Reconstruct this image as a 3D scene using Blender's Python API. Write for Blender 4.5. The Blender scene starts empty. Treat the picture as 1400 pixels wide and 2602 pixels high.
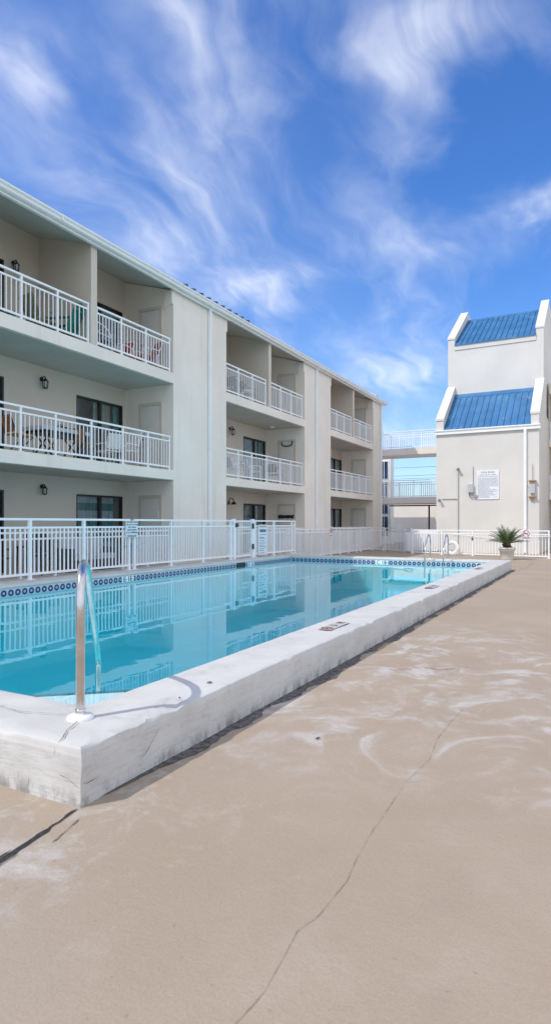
import bpy, bmesh, math, random
from mathutils import Vector, Matrix
random.seed(7)
C = bpy.context.scene.collection
R = math.radians
# ------------------------------------------------------------------ helpers
class MB:
    def __init__(s): s.v=[]; s.f=[]; s.m=[]; s.sm=[]
    def add(s, vs, fs, m=0, smooth=False):
        b=len(s.v); s.v+=[tuple(v) for v in vs]
        for f in fs: s.f.append(tuple(b+i for i in f)); s.m.append(m); s.sm.append(smooth)
        return s
    def box(s, x0,y0,z0,x1,y1,z1,m=0):
        x0,x1=sorted((x0,x1)); y0,y1=sorted((y0,y1)); z0,z1=sorted((z0,z1))
        return s.add([(x0,y0,z0),(x1,y0,z0),(x1,y1,z0),(x0,y1,z0),(x0,y0,z1),(x1,y0,z1),(x1,y1,z1),(x0,y1,z1)],
            [(0,3,2,1),(4,5,6,7),(0,1,5,4),(1,2,6,5),(2,3,7,6),(3,0,4,7)],m)
    def bar(s, p, q, w, h=None, m=0, up=(0,0,1)):
        h=h or w; p=Vector(p); q=Vector(q); d=(q-p).normalized(); u=Vector(up)
        if abs(d.dot(u))>.98: u=Vector((1,0,0))
        a=d.cross(u).normalized(); b=a.cross(d).normalized(); vs=[]
        for c in (p,q):
            for i,j in ((-1,-1),(1,-1),(1,1),(-1,1)): vs.append(c+a*(i*w/2)+b*(j*h/2))
        return s.add(vs,[(0,1,2,3),(7,6,5,4),(0,4,5,1),(1,5,6,2),(2,6,7,3),(3,7,4,0)],m)
    def tube(s, pts, r, n=10, m=0, close=False, cap=True):
        P=[Vector(p) for p in pts]; L=len(P); vs=[]; rr=r if isinstance(r,(list,tuple)) else [r]*L
        prev=None
        for i,p in enumerate(P):
            if close: d=(P[(i+1)%L]-P[i-1]).normalized()
            else: d=(P[min(i+1,L-1)]-P[max(i-1,0)]).normalized()
            if prev is None:
                u=Vector((0,0,1)) if abs(d.z)<.9 else Vector((1,0,0))
                a=d.cross(u).normalized()
            else:
                a=(prev-d*prev.dot(d)).normalized()
            prev=a; b=d.cross(a)
            for k in range(n):
                t=2*math.pi*k/n; vs.append(p+a*(rr[i]*math.cos(t))+b*(rr[i]*math.sin(t)))
        fs=[]
        for i in range(L if close else L-1):
            j=(i+1)%L
            for k in range(n):
                k2=(k+1)%n; fs.append((i*n+k,i*n+k2,j*n+k2,j*n+k))
        s.add(vs,fs,m,True)
        if cap and not close:
            s.add(vs[:n],[tuple(range(n))[::-1]],m); s.add(vs[-n:],[tuple(range(n))],m)
        return s
    def lathe(s, prof, c=(0,0,0), n=24, m=0):
        vs=[];fs=[]
        for r,z in prof:
            for k in range(n):
                t=2*math.pi*k/n; vs.append((c[0]+r*math.cos(t),c[1]+r*math.sin(t),c[2]+z))
        for i in range(len(prof)-1):
            for k in range(n):
                k2=(k+1)%n; fs.append((i*n+k,i*n+k2,(i+1)*n+k2,(i+1)*n+k))
        return s.add(vs,fs,m,True)
    def prism(s, poly, axis, a, b, m=0):
        # poly of 2D points; axis 'x': poly=(y,z); 'y': poly=(x,z); 'z': poly=(x,y)
        def P(p,t): return {'x':(t,p[0],p[1]),'y':(p[0],t,p[1]),'z':(p[0],p[1],t)}[axis]
        n=len(poly); vs=[P(p,a) for p in poly]+[P(p,b) for p in poly]
        fs=[tuple(range(n)),tuple(range(2*n-1,n-1,-1))]
        for i in range(n):
            j=(i+1)%n; fs.append((i,i+n,j+n,j))
        return s.add(vs,fs,m)
    def mesh(s,name,mats):
        me=bpy.data.meshes.new(name); me.from_pydata(s.v,[],s.f)
        for mt in (mats if isinstance(mats,(list,tuple)) else [mats]): me.materials.append(mt)
        for p,mi,sm in zip(me.polygons,s.m,s.sm): p.material_index=mi; p.use_smooth=sm
        bm=bmesh.new(); bm.from_mesh(me); bmesh.ops.recalc_face_normals(bm,faces=bm.faces); bm.to_mesh(me); bm.free()
        return me
    def build(s,name,mats,parent=None):
        o=bpy.data.objects.new(name,s.mesh(name,mats)); C.objects.link(o)
        if parent: o.parent=parent
        return o
def inst(name,me,parent=None,loc=(0,0,0),rot=(0,0,0)):
    o=bpy.data.objects.new(name,me); C.objects.link(o); o.location=loc; o.rotation_euler=rot
    if parent: o.parent=parent
    return o
def tag(o,label=None,cat=None,group=None,kind=None):
    if label: o['label']=label
    if cat: o['category']=cat
    if group: o['group']=group
    if kind: o['kind']=kind
    return o
def thing(name,label,cat,loc=(0,0,0),rz=0,group=None):
    o=bpy.data.objects.new(name,None); C.objects.link(o); o.location=loc; o.rotation_euler=(0,0,rz)
    return tag(o,label,cat,group)
def copy_tree(o,parent=None):
    c=o.copy(); C.objects.link(c); c.parent=parent
    for ch in list(o.children): copy_tree(ch,c)
    return c
def text_mb(mb, body, size, M, m=0, align='CENTER', depth=.002):
    cu=bpy.data.curves.new('lettering','FONT'); cu.body=body; cu.size=size; cu.align_x=align; cu.align_y='CENTER'; cu.extrude=depth
    cu.resolution_u=2
    o=bpy.data.objects.new('lettering',cu); C.objects.link(o)
    bpy.context.view_layer.update()
    me=bpy.data.meshes.new_from_object(o.evaluated_get(bpy.context.evaluated_depsgraph_get()))
    mb.add([M@v.co for v in me.vertices],[tuple(p.vertices) for p in me.polygons],m)
    bpy.data.objects.remove(o); bpy.data.meshes.remove(me); bpy.data.curves.remove(cu)
# ------------------------------------------------------------------ materials
class NT:
    def __init__(s,name):
        s.mat=bpy.data.materials.new(name); s.mat.use_nodes=True; s.t=s.mat.node_tree; s.n=s.t.nodes; s.n.clear()
        s.out=s.n.new('ShaderNodeOutputMaterial')
    def node(s,ty,**k):
        n=s.n.new(ty)
        for a,b in k.items(): setattr(n,a,b)
        return n
    def link(s,a,b): s.t.links.new(a,b)
    def set(s,sock,v):
        if hasattr(v,'is_linked') or isinstance(v,bpy.types.NodeSocket): s.link(v,sock)
        else: sock.default_value=v
    def math(s,op,a,b=None,c=None,clamp=False):
        n=s.node('ShaderNodeMath',operation=op,use_clamp=clamp)
        for i,x in enumerate((a,b,c)):
            if x is not None: s.set(n.inputs[i],x)
        return n.outputs[0]
    def pos(s):
        return s.node('ShaderNodeNewGeometry').outputs['Position']
    def sep(s,v):
        n=s.node('ShaderNodeSeparateXYZ'); s.link(v,n.inputs[0]); return n.outputs
    def mapping(s,v,scale=(1,1,1),loc=(0,0,0),rot=(0,0,0)):
        n=s.node('ShaderNodeMapping'); s.link(v,n.inputs[0]); n.inputs['Scale'].default_value=scale; n.inputs['Location'].default_value=loc; n.inputs['Rotation'].default_value=rot
        return n.outputs[0]
    def noise(s,v,scale,detail=4,rough=.55,dist=0,color=False):
        n=s.node('ShaderNodeTexNoise'); s.link(v,n.inputs['Vector']); n.inputs['Scale'].default_value=scale; n.inputs['Detail'].default_value=detail; n.inputs['Roughness'].default_value=rough; n.inputs['Distortion'].default_value=dist
        return n.outputs['Color' if color else 'Fac']
    def ramp(s,f,a,b,lo=0.0,hi=1.0,smooth=True):
        n=s.node('ShaderNodeMapRange'); n.interpolation_type='SMOOTHSTEP' if smooth else 'LINEAR'
        s.set(n.inputs[0],f); n.inputs[1].default_value=a; n.inputs[2].default_value=b; n.inputs[3].default_value=lo; n.inputs[4].default_value=hi
        return n.outputs[0]
    def mix(s,f,a,b):
        n=s.node('ShaderNodeMix',data_type='RGBA'); s.set(n.inputs[0],f)
        for i,x in ((6,a),(7,b)):
            if isinstance(x,(tuple,list)): x=tuple(x)+((1,) if len(x)==3 else ())
            s.set(n.inputs[i],x)
        return n.outputs[2]
    def bump(s,h,strength=.3,dist=.01):
        n=s.node('ShaderNodeBump'); s.link(h,n.inputs['Height']); n.inputs['Strength'].default_value=strength; n.inputs['Distance'].default_value=dist
        return n.outputs[0]
    def bsdf(s,color,rough=.6,metal=0,normal=None,spec=None,**k):
        n=s.node('ShaderNodeBsdfPrincipled')
        if isinstance(color,(tuple,list)): color=tuple(color)+((1,) if len(color)==3 else ())
        s.set(n.inputs['Base Color'],color); s.set(n.inputs['Roughness'],rough); n.inputs['Metallic'].default_value=metal
        if normal is not None: s.link(normal,n.inputs['Normal'])
        if spec is not None: n.inputs['Specular IOR Level'].default_value=spec
        s.link(n.outputs[0],s.out.inputs[0]); return n
def simple(name,col,rough=.5,metal=0,var=.06,scale=6,bump=0,bscale=60,spec=None):
    t=NT(name); p=t.pos(); f=t.noise(p,scale,4)
    c2=tuple(max(0,x*(1-var)) for x in col); c1=tuple(min(1,x*(1+var)) for x in col)
    c=t.mix(t.ramp(f,.3,.7),c2,c1)
    nrm=t.bump(t.noise(p,bscale,3),bump,.004) if bump else None
    t.bsdf(c,rough,metal,nrm,spec); return t.mat
def stucco(name,col,streak=.10,dirt=(.45,.42,.37)):
    t=NT(name); p=t.pos()
    big=t.noise(p,.55,5,.6); c=t.mix(t.ramp(big,.3,.72),tuple(x*.94 for x in col),tuple(min(1,x*1.03) for x in col))
    st=t.noise(t.mapping(p,(2.2,2.2,.16)),1.5,5,.62)
    c=t.mix(t.math('MULTIPLY',t.ramp(st,.52,.8),streak*2.2),c,dirt)
    sm=t.noise(p,9,4,.65); c=t.mix(t.math('MULTIPLY',t.ramp(sm,.6,.8),streak),c,dirt)
    h=t.math('ADD',t.noise(p,70,4,.6),t.math('MULTIPLY',t.noise(p,9,3),.8))
    t.bsdf(c,.88,0,t.bump(h,.28,.006),.25); return t.mat
M={}
M['wall']=stucco('stucco_cream',(.86,.80,.72))  # same paint as the tower, lightened to lift the shaded facade
M['recess']=stucco('stucco_recess_shaded',(.64,.585,.505),.05)  # darker stucco copy, shade of the recesses put into the colour
M['tower']=stucco('stucco_tower',(.70,.68,.635),.05)  # same paint as the motel, toned down where the sun strikes it
M['soffit']=simple('soffit_shaded',(.52,.49,.44),.8,var=.05,scale=1.2,bump=.1)  # undersides coloured darker than the walls to deepen their shade
M['trim']=simple('white_trim_paint',(.86,.87,.86),.45,var=.03,scale=3)
M['rail']=simple('white_rail_enamel',(.88,.89,.91),.32,var=.02,scale=8)
M['door']=simple('door_paint',(.70,.68,.64),.5,var=.03,scale=2)
M['bronze']=simple('dark_bronze_frame',(.022,.020,.018),.4,var=.1)
M['black']=simple('black_metal',(.014,.014,.015),.42,var=.1)
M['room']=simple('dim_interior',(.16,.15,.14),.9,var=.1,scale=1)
M['curtain']=simple('beige_curtain',(.50,.47,.42),.9,var=.06,scale=5)
M['sheer']=simple('pale_sheer',(.60,.62,.66),.9,var=.06,scale=5)
M['concrete']=simple('grey_concrete',(.40,.385,.36),.85,var=.12,scale=2.5,bump=.2)
M['pvc']=simple('white_plastic',(.80,.80,.79),.4,var=.03)
M['greybox']=simple('grey_enclosure',(.48,.50,.52),.45,var=.06)
M['conduit']=simple('galvanised_conduit',(.45,.45,.44),.4,.6,var=.1,scale=20)
M['rust']=simple('rusty_bracket',(.42,.24,.13),.8,var=.3,scale=40)
M['chrome']=simple('stainless_steel',(.66,.645,.62),.17,1,var=.08,scale=14)
M['green']=simple('sage_sling',(.28,.31,.20),.75,var=.12)
M['teal']=simple('teal_resin',(.01,.21,.155),.5,var=.1)
M['red']=simple('red_sling',(.40,.012,.018),.7,var=.1)
M['wood']=simple('orange_wood',(.42,.17,.05),.5,var=.25,scale=14)
M['bluecush']=simple('blue_cushion',(.02,.06,.42),.8,var=.1)
M['charcoal']=simple('charcoal_sling',(.045,.042,.05),.7,var=.2)
M['ceram']=simple('pale_planter',(.66,.63,.58),.65,var=.07,scale=9,bump=.15)
M['soil']=simple('potting_soil',(.04,.03,.022),.95,var=.4,scale=40)
M['trunk']=simple('palm_trunk',(.085,.055,.035),.9,var=.4,scale=30,bump=.6)
M['ink']=simple('black_lettering',(.02,.02,.03),.6,var=0)
M['inkred']=simple('red_lettering',(.55,.03,.04),.6,var=0)
M['sign']=simple('white_sign_face',(.82,.84,.86),.4,var=.02)
M['signblue']=simple('pale_sign_face',(.70,.78,.82),.4,var=.03)
M['inkgrey']=simple('small_print',(.16,.16,.24),.7,var=.1)
M['ribshade']=simple('rib_silhouette_navy',(.012,.03,.075),.5,var=.1)  # blue roof ribs coloured dark, as if seen in silhouette against the sky
M['leaf']=simple('dry_leaf',(.06,.045,.03),.8,var=.3,scale=60)
M['inkfade']=simple('faded_black_paint',(.13,.125,.12),.7,var=.3,scale=60)
M['redfade']=simple('faded_red_paint',(.33,.17,.16),.7,var=.3,scale=60)
M['worn']=simple('worn_marker_tile',(.47,.46,.44),.7,var=.12,scale=30)
M['fineprint']=simple('faint_print',(.40,.40,.48),.7,var=.1)
M['cable']=simple('cable_rubber',(.03,.03,.035),.6,var=.1)
M['earth']=simple('sandy_ground',(.42,.37,.30),.95,var=.1,scale=.4)
M['turq']=simple('turquoise_panel',(.12,.36,.33),.8,var=.08)
def frond():
    t=NT('sago_frond'); p=t.pos(); f=t.noise(p,7,3)
    n=t.bsdf(t.mix(t.ramp(f,.35,.65),(.055,.10,.028),(.13,.19,.07)),.45)
    return t.mat
M['frond']=frond()
def stripes():
    t=NT('striped_curtain'); z=t.sep(t.pos())[2]
    f=t.math('FRACT',t.math('MULTIPLY',t.math('SUBTRACT',z,.13),2.1))
    t.bsdf(t.mix(t.math('GREATER_THAN',f,.52),(.52,.55,.58),(.05,.22,.22)),.9); return t.mat
M['stripe']=stripes()
def leafcurtain():
    t=NT('patterned_curtain'); p=t.pos(); f=t.noise(t.mapping(p,(1,1,.35)),9,3,.6,1.2)
    t.bsdf(t.mix(t.ramp(f,.5,.56),(.50,.50,.52),(.13,.13,.14)),.9); return t.mat
M['leafy']=leafcurtain()
def schlick(t,f0,k=1.0,normal=None):
    lw=t.node('ShaderNodeLayerWeight'); lw.inputs['Blend'].default_value=.5
    if normal is not None: t.link(normal,lw.inputs['Normal'])
    return t.math('MULTIPLY',t.math('ADD',f0,t.math('MULTIPLY',1-f0,t.math('POWER',lw.outputs['Facing'],5))),k,clamp=True)
def glass(name='window_glass',tint=(.84,.89,.90)):
    t=NT(name)
    a=t.node('ShaderNodeBsdfTransparent'); a.inputs[0].default_value=tint+(1,)
    g=t.node('ShaderNodeBsdfGlossy'); g.inputs['Roughness'].default_value=.01; g.inputs[0].default_value=(.9,.95,1,1)
    m=t.node('ShaderNodeMixShader'); f=schlick(t,.07); t.link(f,m.inputs[0]); t.link(a.outputs[0],m.inputs[1]); t.link(g.outputs[0],m.inputs[2]); t.link(m.outputs[0],t.out.inputs[0])
    return t.mat
M['glass']=glass()
M['blueglass']=simple('blue_tinted_glazing',(.012,.05,.13),.08,var=.3,scale=1.2,spec=.8)
def blueroof():
    t=NT('blue_metal_roof'); p=t.pos()
    c=t.mix(t.ramp(t.noise(p,1.2,4),.3,.7),(.032,.145,.315),(.052,.19,.385))
    ch=t.math('MULTIPLY',t.ramp(t.noise(t.mapping(p,(1,.6,.8)),2.6,6,.72,.4),.56,.76),.5)
    c=t.mix(ch,c,(.42,.55,.70))
    rs=t.math('MULTIPLY',t.ramp(t.noise(t.mapping(p,(5,.4,.4)),1.4,4),.6,.8),.35)
    c=t.mix(rs,c,(.02,.08,.22))
    t.bsdf(c,.5,0,t.bump(t.noise(p,6,2),.05,.01)); return t.mat
M['roof']=blueroof()
def deckmat(crack=False):
    t=NT('painted_deck'); p=t.pos(); X,Y,Z=t.sep(p)
    base=t.mix(t.ramp(t.noise(p,.7,5,.6),.3,.7),(.385,.302,.220),(.430,.341,.253))
    base=t.mix(t.math('MULTIPLY',t.ramp(t.noise(p,.33,4,.55),.45,.7),.6),base,(.365,.31,.25))
    # mineral deposits: ragged pale tidemarks, heaviest in the middle of the deck
    w=t.noise(t.mapping(p,(1.25,1.0,1)),1.05,5,.6,.9)
    line=t.ramp(t.math('ABSOLUTE',t.math('SUBTRACT',w,.52)),.0,.055,1,0)
    line2=t.ramp(t.math('ABSOLUTE',t.math('SUBTRACT',t.noise(t.mapping(p,(1,1,1),(7,3,0)),1.9,5,.62,.7),.5)),.0,.028,1,0)
    halo=t.ramp(t.math('ABSOLUTE',t.math('SUBTRACT',w,.505)),.0,.10,1,0)
    brk=t.ramp(t.noise(p,2.0,4,.6),.36,.64)
    zone=t.math('MULTIPLY',t.ramp(Y,2.9,3.9),t.ramp(Y,6.6,9.6,1,0))
    zone=t.math('MULTIPLY',zone,t.ramp(t.noise(t.mapping(p,(1,1,1),(2.1,.3,0)),.42,2),.22,.50))
    dep=t.math('ADD',t.math('MULTIPLY',line,.58),t.math('ADD',t.math('MULTIPLY',halo,.34),t.math('MULTIPLY',line2,.24)))
    dep=t.math('MULTIPLY',t.math('MULTIPLY',t.math('MULTIPLY',dep,.74),brk),zone,clamp=True)
    # broad faded patches nearer the camera
    pz=t.math('MULTIPLY',t.ramp(Y,1.2,1.5),t.ramp(Y,2.9,3.5,1,0)); pz=t.math('MULTIPLY',pz,t.ramp(X,-2.2,-1.1,1,.15))
    pt=t.math('MULTIPLY',t.ramp(t.noise(p,2.0,6,.68,.4),.50,.68),t.math('MULTIPLY',pz,.55))
    edge=t.math('MULTIPLY',t.ramp(t.math('ABSOLUTE',t.math('ADD',X,2.3)),.05,.75,1,0),t.math('MULTIPLY',t.ramp(t.noise(p,4.5,6,.7,.6),.50,.66),.42))
    edge=t.math('MULTIPLY',edge,t.ramp(Y,2.6,3.6,1,.25))
    f=t.math('ADD',dep,t.math('ADD',pt,edge),clamp=True)
    c=t.mix(f,base,(.62,.60,.575))
    c=t.mix(t.ramp(t.noise(p,95,3,.7),.35,.68,0,.22),c,(.24,.19,.14)); c=t.mix(t.ramp(t.noise(p,1.7,6,.7,.8),.5,.75,0,.20),c,(.30,.25,.20))
    sp=t.ramp(t.noise(p,34,2,.5),.70,.76); c=t.mix(t.math('MULTIPLY',sp,.25),c,(.14,.12,.11))
    h=t.math('ADD',t.math('MULTIPLY',t.noise(p,26,6,.68),1.0),t.math('MULTIPLY',t.noise(p,5,4),.9))
    t.bsdf(c,.78,0,t.bump(h,.34,.012),.3); return t.mat
M['deck']=deckmat()
M['crack']=simple('crack_dark',(.22,.185,.15),.95,var=.4,scale=30)
M['sedshade']=simple('sediment_and_shade',(.13,.118,.108),.95,var=.5,scale=22,bump=.8,bscale=90)
M['joint']=simple('black_joint',(.028,.027,.028),.8,var=.5,scale=50,bump=.6)
def coping():
    t=NT('white_painted_concrete'); p=t.pos(); X,Y,Z=t.sep(p)
    c=t.mix(t.ramp(t.noise(p,2.3,5,.6),.3,.7),(.55,.535,.505),(.63,.615,.585))
    st=t.math('MULTIPLY',t.ramp(t.noise(p,4,6,.72,.3),.52,.74),.45); c=t.mix(st,c,(.38,.37,.36))
    # board marks and grime low on the wall
    low=t.ramp(Z,.0,.11,1,0); gr=t.math('MULTIPLY',t.ramp(t.noise(t.mapping(p,(1,1,.4)),7,6,.72),.47,.60),low); c=t.mix(t.math('MULTIPLY',gr,.6),c,(.10,.09,.08))
    bn=t.noise(t.mapping(p,(.9,.9,9)),2.2,3); bd=t.ramp(t.math('ABSOLUTE',t.math('SUBTRACT',bn,.5)),.0,.018,1,0)
    side=t.ramp(Z,.245,.27,1,0); c=t.mix(t.math('MULTIPLY',t.math('MULTIPLY',bd,side),.3),c,(.33,.32,.31))
    h=t.math('ADD',t.math('MULTIPLY',t.noise(p,38,5,.65),.6),t.math('ADD',t.math('MULTIPLY',bn,t.math('MULTIPLY',side,1.6)),t.noise(p,7,4)))
    t.bsdf(c,.72,0,t.bump(h,.30,.012),.35); return t.mat
M['coping']=coping()
def tilemat(axis):
    t=NT('waterline_tile_'+axis); p=t.pos(); X,Y,Z=t.sep(p); u=X if axis=='x' else Y
    pu=.152; uu=t.math('SUBTRACT',t.math('FRACT',t.math('MULTIPLY',u,1/pu)),.5); vv=t.math('MULTIPLY',t.math('SUBTRACT',Z,.145),1/pu)
    r=t.math('SQRT',t.math('ADD',t.math('MULTIPLY',uu,uu),t.math('MULTIPLY',vv,vv)))
    ring=t.math('MULTIPLY',t.math('GREATER_THAN',r,.16),t.math('LESS_THAN',r,.40))
    dot=t.math('LESS_THAN',r,.07)
    lace=t.math('GREATER_THAN',t.noise(p,75,2),.56); lace=t.math('MULTIPLY',lace,t.math('GREATER_THAN',r,.37))
    c=t.mix(t.math('MULTIPLY',lace,.55),(.50,.54,.58),(.16,.20,.36))
    c=t.mix(t.math('MAXIMUM',ring,t.math('MULTIPLY',dot,.5)),c,(.015,.025,.13))
    gr=t.math('GREATER_THAN',t.math('ABSOLUTE',uu),.482); gr=t.math('MAXIMUM',gr,t.math('GREATER_THAN',t.math('ABSOLUTE',vv),.47)); c=t.mix(gr,c,(.66,.68,.68))
    t.bsdf(c,.22); return t.mat
M['tilex']=tilemat('x'); M['tiley']=tilemat('y')
M['stepwhite']=simple('step_plaster',(.70,.80,.82),.7,var=.04)
M['plaster']=simple('pool_plaster',(.18,.79,.82),.8,var=.04,scale=1.2)
M['stepline']=simple('step_edge_tile',(.03,.16,.20),.5,var=.2)
def watermat():
    t=NT('pool_water'); p=t.pos()
    h=t.math('ADD',t.noise(p,1.6,2,.5),t.math('MULTIPLY',t.noise(p,6,2,.5),.22))
    nr=t.bump(h,.03,.045)
    a=t.node('ShaderNodeBsdfTransparent'); a.inputs[0].default_value=(.93,.98,1,1)
    g=t.node('ShaderNodeBsdfGlossy'); g.inputs['Roughness'].default_value=.004; g.inputs[0].default_value=(.86,.95,1,1); t.link(nr,g.inputs['Normal'])
    m=t.node('ShaderNodeMixShader'); t.link(schlick(t,.02,1.0,nr),m.inputs[0]); t.link(a.outputs[0],m.inputs[1]); t.link(g.outputs[0],m.inputs[2]); t.link(m.outputs[0],t.out.inputs[0])
    va=t.node('ShaderNodeVolumeAbsorption'); va.inputs['Color'].default_value=(.05,.93,.966,1); va.inputs['Density'].default_value=.36; t.link(va.outputs[0],t.out.inputs[1])
    return t.mat
M['water']=watermat()
# ------------------------------------------------------------------ ground and deck
PX0,PX1,PY0,PY1=-9.45,-2.79,2.76,19.0      # water edge of the coping
OX0,OX1,OY0,OY1=-10.22,-2.26,2.2,19.62     # outer edge of the coping
gd=MB()
for a in ((-400,-400,400,PY0-.2),(-400,PY1+.2,400,500),(-400,PY0-.2,PX0-.2,PY1+.2),(PX1+.2,PY0-.2,400,PY1+.2)): gd.box(a[0],a[1],-.40,a[2],a[3],-.03)
tag(gd.build('ground',M['earth']),kind='structure')
g=MB()
def sheet(x0,y0,x1,y1): g.add([(x0,y0,0),(x1,y0,0),(x1,y1,0),(x0,y1,0)],[(0,1,2,3)])
IN=.12
sheet(-40,-30,40,OY0+IN); sheet(-40,OY1-IN,40,60); sheet(OX1-IN,OY0+IN,40,OY1-IN); sheet(-40,OY0+IN,OX0+IN,OY1-IN)
def strip(mb,pts,w,z,m,jit=.35,step=.03,side=1.0):
    P=[Vector((x,y,0)) for x,y in pts]; out=[]
    for a,b in zip(P,P[1:]):
        n=max(1,int((b-a).length/step))
        for i in range(n): out.append(a.lerp(b,i/n))
    out.append(P[-1]); L=len(out); vs=[]
    for i,p in enumerate(out):
        d=(out[min(i+1,L-1)]-out[max(i-1,0)]).normalized(); nn=Vector((-d.y,d.x,0))
        ww=w*(1+random.uniform(-jit,jit)*1.6); off=nn*random.uniform(-1,1)*w*jit*1.2
        if i in (0,L-1): ww*=.1
        vs+=[p+off+nn*ww/2+Vector((0,0,z)),p+off-nn*ww/2+Vector((0,0,z))]
    mb.add(vs,[(2*i,2*i+1,2*i+3,2*i+2) for i in range(L-1)],m)
strip(g,[(-.9,1.2),(-.9,1.46),(-.885,1.6),(-.9,1.75),(-.915,1.89),(-.885,1.99),(-.87,2.25),(-.89,2.4),(-.905,2.61),(-.91,2.75)],.0015,.004,1,.5)
strip(g,[(-.905,2.72),(-.91,2.9),(-.915,3.09),(-.92,3.25),(-.88,3.64),(-.92,4.0),(-.91,4.45),(-.885,4.94)],.0015,.004,1,.5)
strip(g,[(-1.72,5.7),(-1.5,5.95),(-1.32,5.9),(-1.15,6.15),(-1.0,6.1)],.006,.004,1,.6)
strip(g,[(-2.05,19.3),(-1.95,21.0),(-2.0,23.5)],.012,.004,1,.7)
strip(g,[(-2.14,1.25),(-2.17,1.4),(-2.205,1.68),(-2.22,1.83),(-2.24,2.0)],.026,.004,3,.08)
strip(g,[(-2.17,1.2),(-2.195,1.4),(-2.225,1.66),(-2.238,1.78)],.010,.005,3,.25)
strip(g,[(-2.115,1.2),(-2.15,1.45),(-2.19,1.78)],.006,.005,3,.3)
strip(g,[(-2.235,1.95),(-2.25,2.05),(-2.27,2.19)],.014,.005,3,.25)
strip(g,[(-2.13,1.9),(-2.16,2.02),(-2.19,2.12)],.006,.004,1,.6)
# dirt along the pool wall's foot, darkened to strengthen the wall's shadow
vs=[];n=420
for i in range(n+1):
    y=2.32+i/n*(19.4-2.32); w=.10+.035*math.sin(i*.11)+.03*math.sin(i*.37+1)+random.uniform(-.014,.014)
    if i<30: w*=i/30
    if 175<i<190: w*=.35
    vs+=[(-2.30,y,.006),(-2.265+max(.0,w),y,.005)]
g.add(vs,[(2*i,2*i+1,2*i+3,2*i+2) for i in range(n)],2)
deck=tag(g.build('pool_deck',[M['deck'],M['crack'],M['sedshade'],M['joint']]),kind='structure')
# ------------------------------------------------------------------ swimming pool
pool=thing('swimming_pool','raised rectangular swimming pool with thick white painted rim and blue tile band','pool',((PX0+PX1)/2,(PY0+PY1)/2,0))
def pp(mb,name,mat,parent=pool):
    o=mb.build(name,mat); o.parent=parent
    if parent==pool: o.matrix_parent_inverse=Matrix.Translation(-pool.location)
    return o
CT=.30
def ring_pt(t): pass
def coping_ring():
    mb=MB(); prof_n=None
    # profile across the wall: parameter a 0=outer foot .. 1=inner lip ; (frac outer->inner, z)
    prof=[(0,-.05),(0,.03),(.0,.09),(.0,.15),(.0,.20),(.0,.245),(.0,.278),(.010,.292),(.035,.300),(.2,.302),(.4,.302),(.6,.301),(.8,.30),(.93,.297),(.98,.288),(1.0,.268),(.995,.24),(.97,.222),(.965,.205)]
    corners_o=[(OX1,OY0),(OX1,OY1),(OX0,OY1),(OX0,OY0)]; corners_i=[(PX1,PY0),(PX1,PY1),(PX0,PY1),(PX0,PY0)]
    st=[]
    for k in range(4):
        o0,o1=corners_o[k],corners_o[(k+1)%4]; i0,i1=corners_i[k],corners_i[(k+1)%4]
        L=math.hypot(o1[0]-o0[0],o1[1]-o0[1]); n=int(L/.07)
        for j in range(n):
            f=j/n; st.append(((o0[0]+(o1[0]-o0[0])*f,o0[1]+(o1[1]-o0[1])*f),(i0[0]+(i1[0]-i0[0])*f,i0[1]+(i1[1]-i0[1])*f)))
    from mathutils import noise
    vs=[]; N=len(prof)
    for o,i in st:
        for a,z in prof:
            x=o[0]+(i[0]-o[0])*a; y=o[1]+(i[1]-o[1])*a
            n1=noise.noise_vector(Vector((x*2.3,y*2.3,z*7)))*.009+noise.noise_vector(Vector((x*9,y*9,z*14)))*.0045
            if a>.5: n1*=.4
            if .27<z<.305 and a<.05:
                c=noise.noise(Vector((x*5,y*5,3.1)))+.6*noise.noise(Vector((x*17,y*17,1.7)))
                if c>.28: z-=min(.022,(c-.28)*.06)
            vs.append((x+n1.x,y+n1.y,z+(n1.z*.7 if z>.05 else 0)))
    S=len(st); fs=[]
    for k in range(S):
        k2=(k+1)%S
        for j in range(N-1): fs.append((k*N+j,k2*N+j,k2*N+j+1,k*N+j+1))
    mb.add(vs,fs,0,True); return mb
cop=coping_ring()
def cstrip(pts3,w,nrm,m=1):
    P=[];pts=[Vector(p) for p in pts3]
    for a,b in zip(pts,pts[1:]):
        n=max(1,int((b-a).length/.025))
        for i in range(n): P.append(a.lerp(b,i/n))
    P.append(pts[-1]); nv=Vector(nrm); vs=[]
    for i,p in enumerate(P):
        d=(P[min(i+1,len(P)-1)]-P[max(i-1,0)]).normalized(); a=d.cross(nv).normalized(); ww=w*.6*random.uniform(.3,1.3); off=a*random.uniform(-.5,.5)*w
        if i in (0,len(P)-1): ww*=.1
        vs+=[p+off+a*ww/2,p+off-a*ww/2]
    cop.add(vs,[(2*i,2*i+1,2*i+3,2*i+2) for i in range(len(P)-1)],m)
T=.312
cstrip([(-3.3,2.47,T),(-3.0,2.44,T),(-2.82,2.5,T),(-2.68,2.53,T)],.007,(0,0,1))
cstrip([(-2.52,2.56,T),(-2.44,2.63,T),(-2.36,2.64,T),(-2.27,2.66,T)],.006,(0,0,1))
cstrip([(-2.57,2.48,T),(-2.53,2.40,T),(-2.50,2.33,T),(-2.44,2.26,T),(-2.42,2.20,T-.01)],.010,(0,0,1))
cstrip([(-2.42,2.183,.29),(-2.425,2.183,.24)],.016,(0,-1,0))
cstrip([(-2.40,2.183,.15),(-2.33,2.183,.145),(-2.27,2.18,.125)],.006,(0,-1,0))
cstrip([(-2.243,2.2,.125),(-2.243,2.26,.12),(-2.243,2.32,.13)],.008,(1,0,0))
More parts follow.
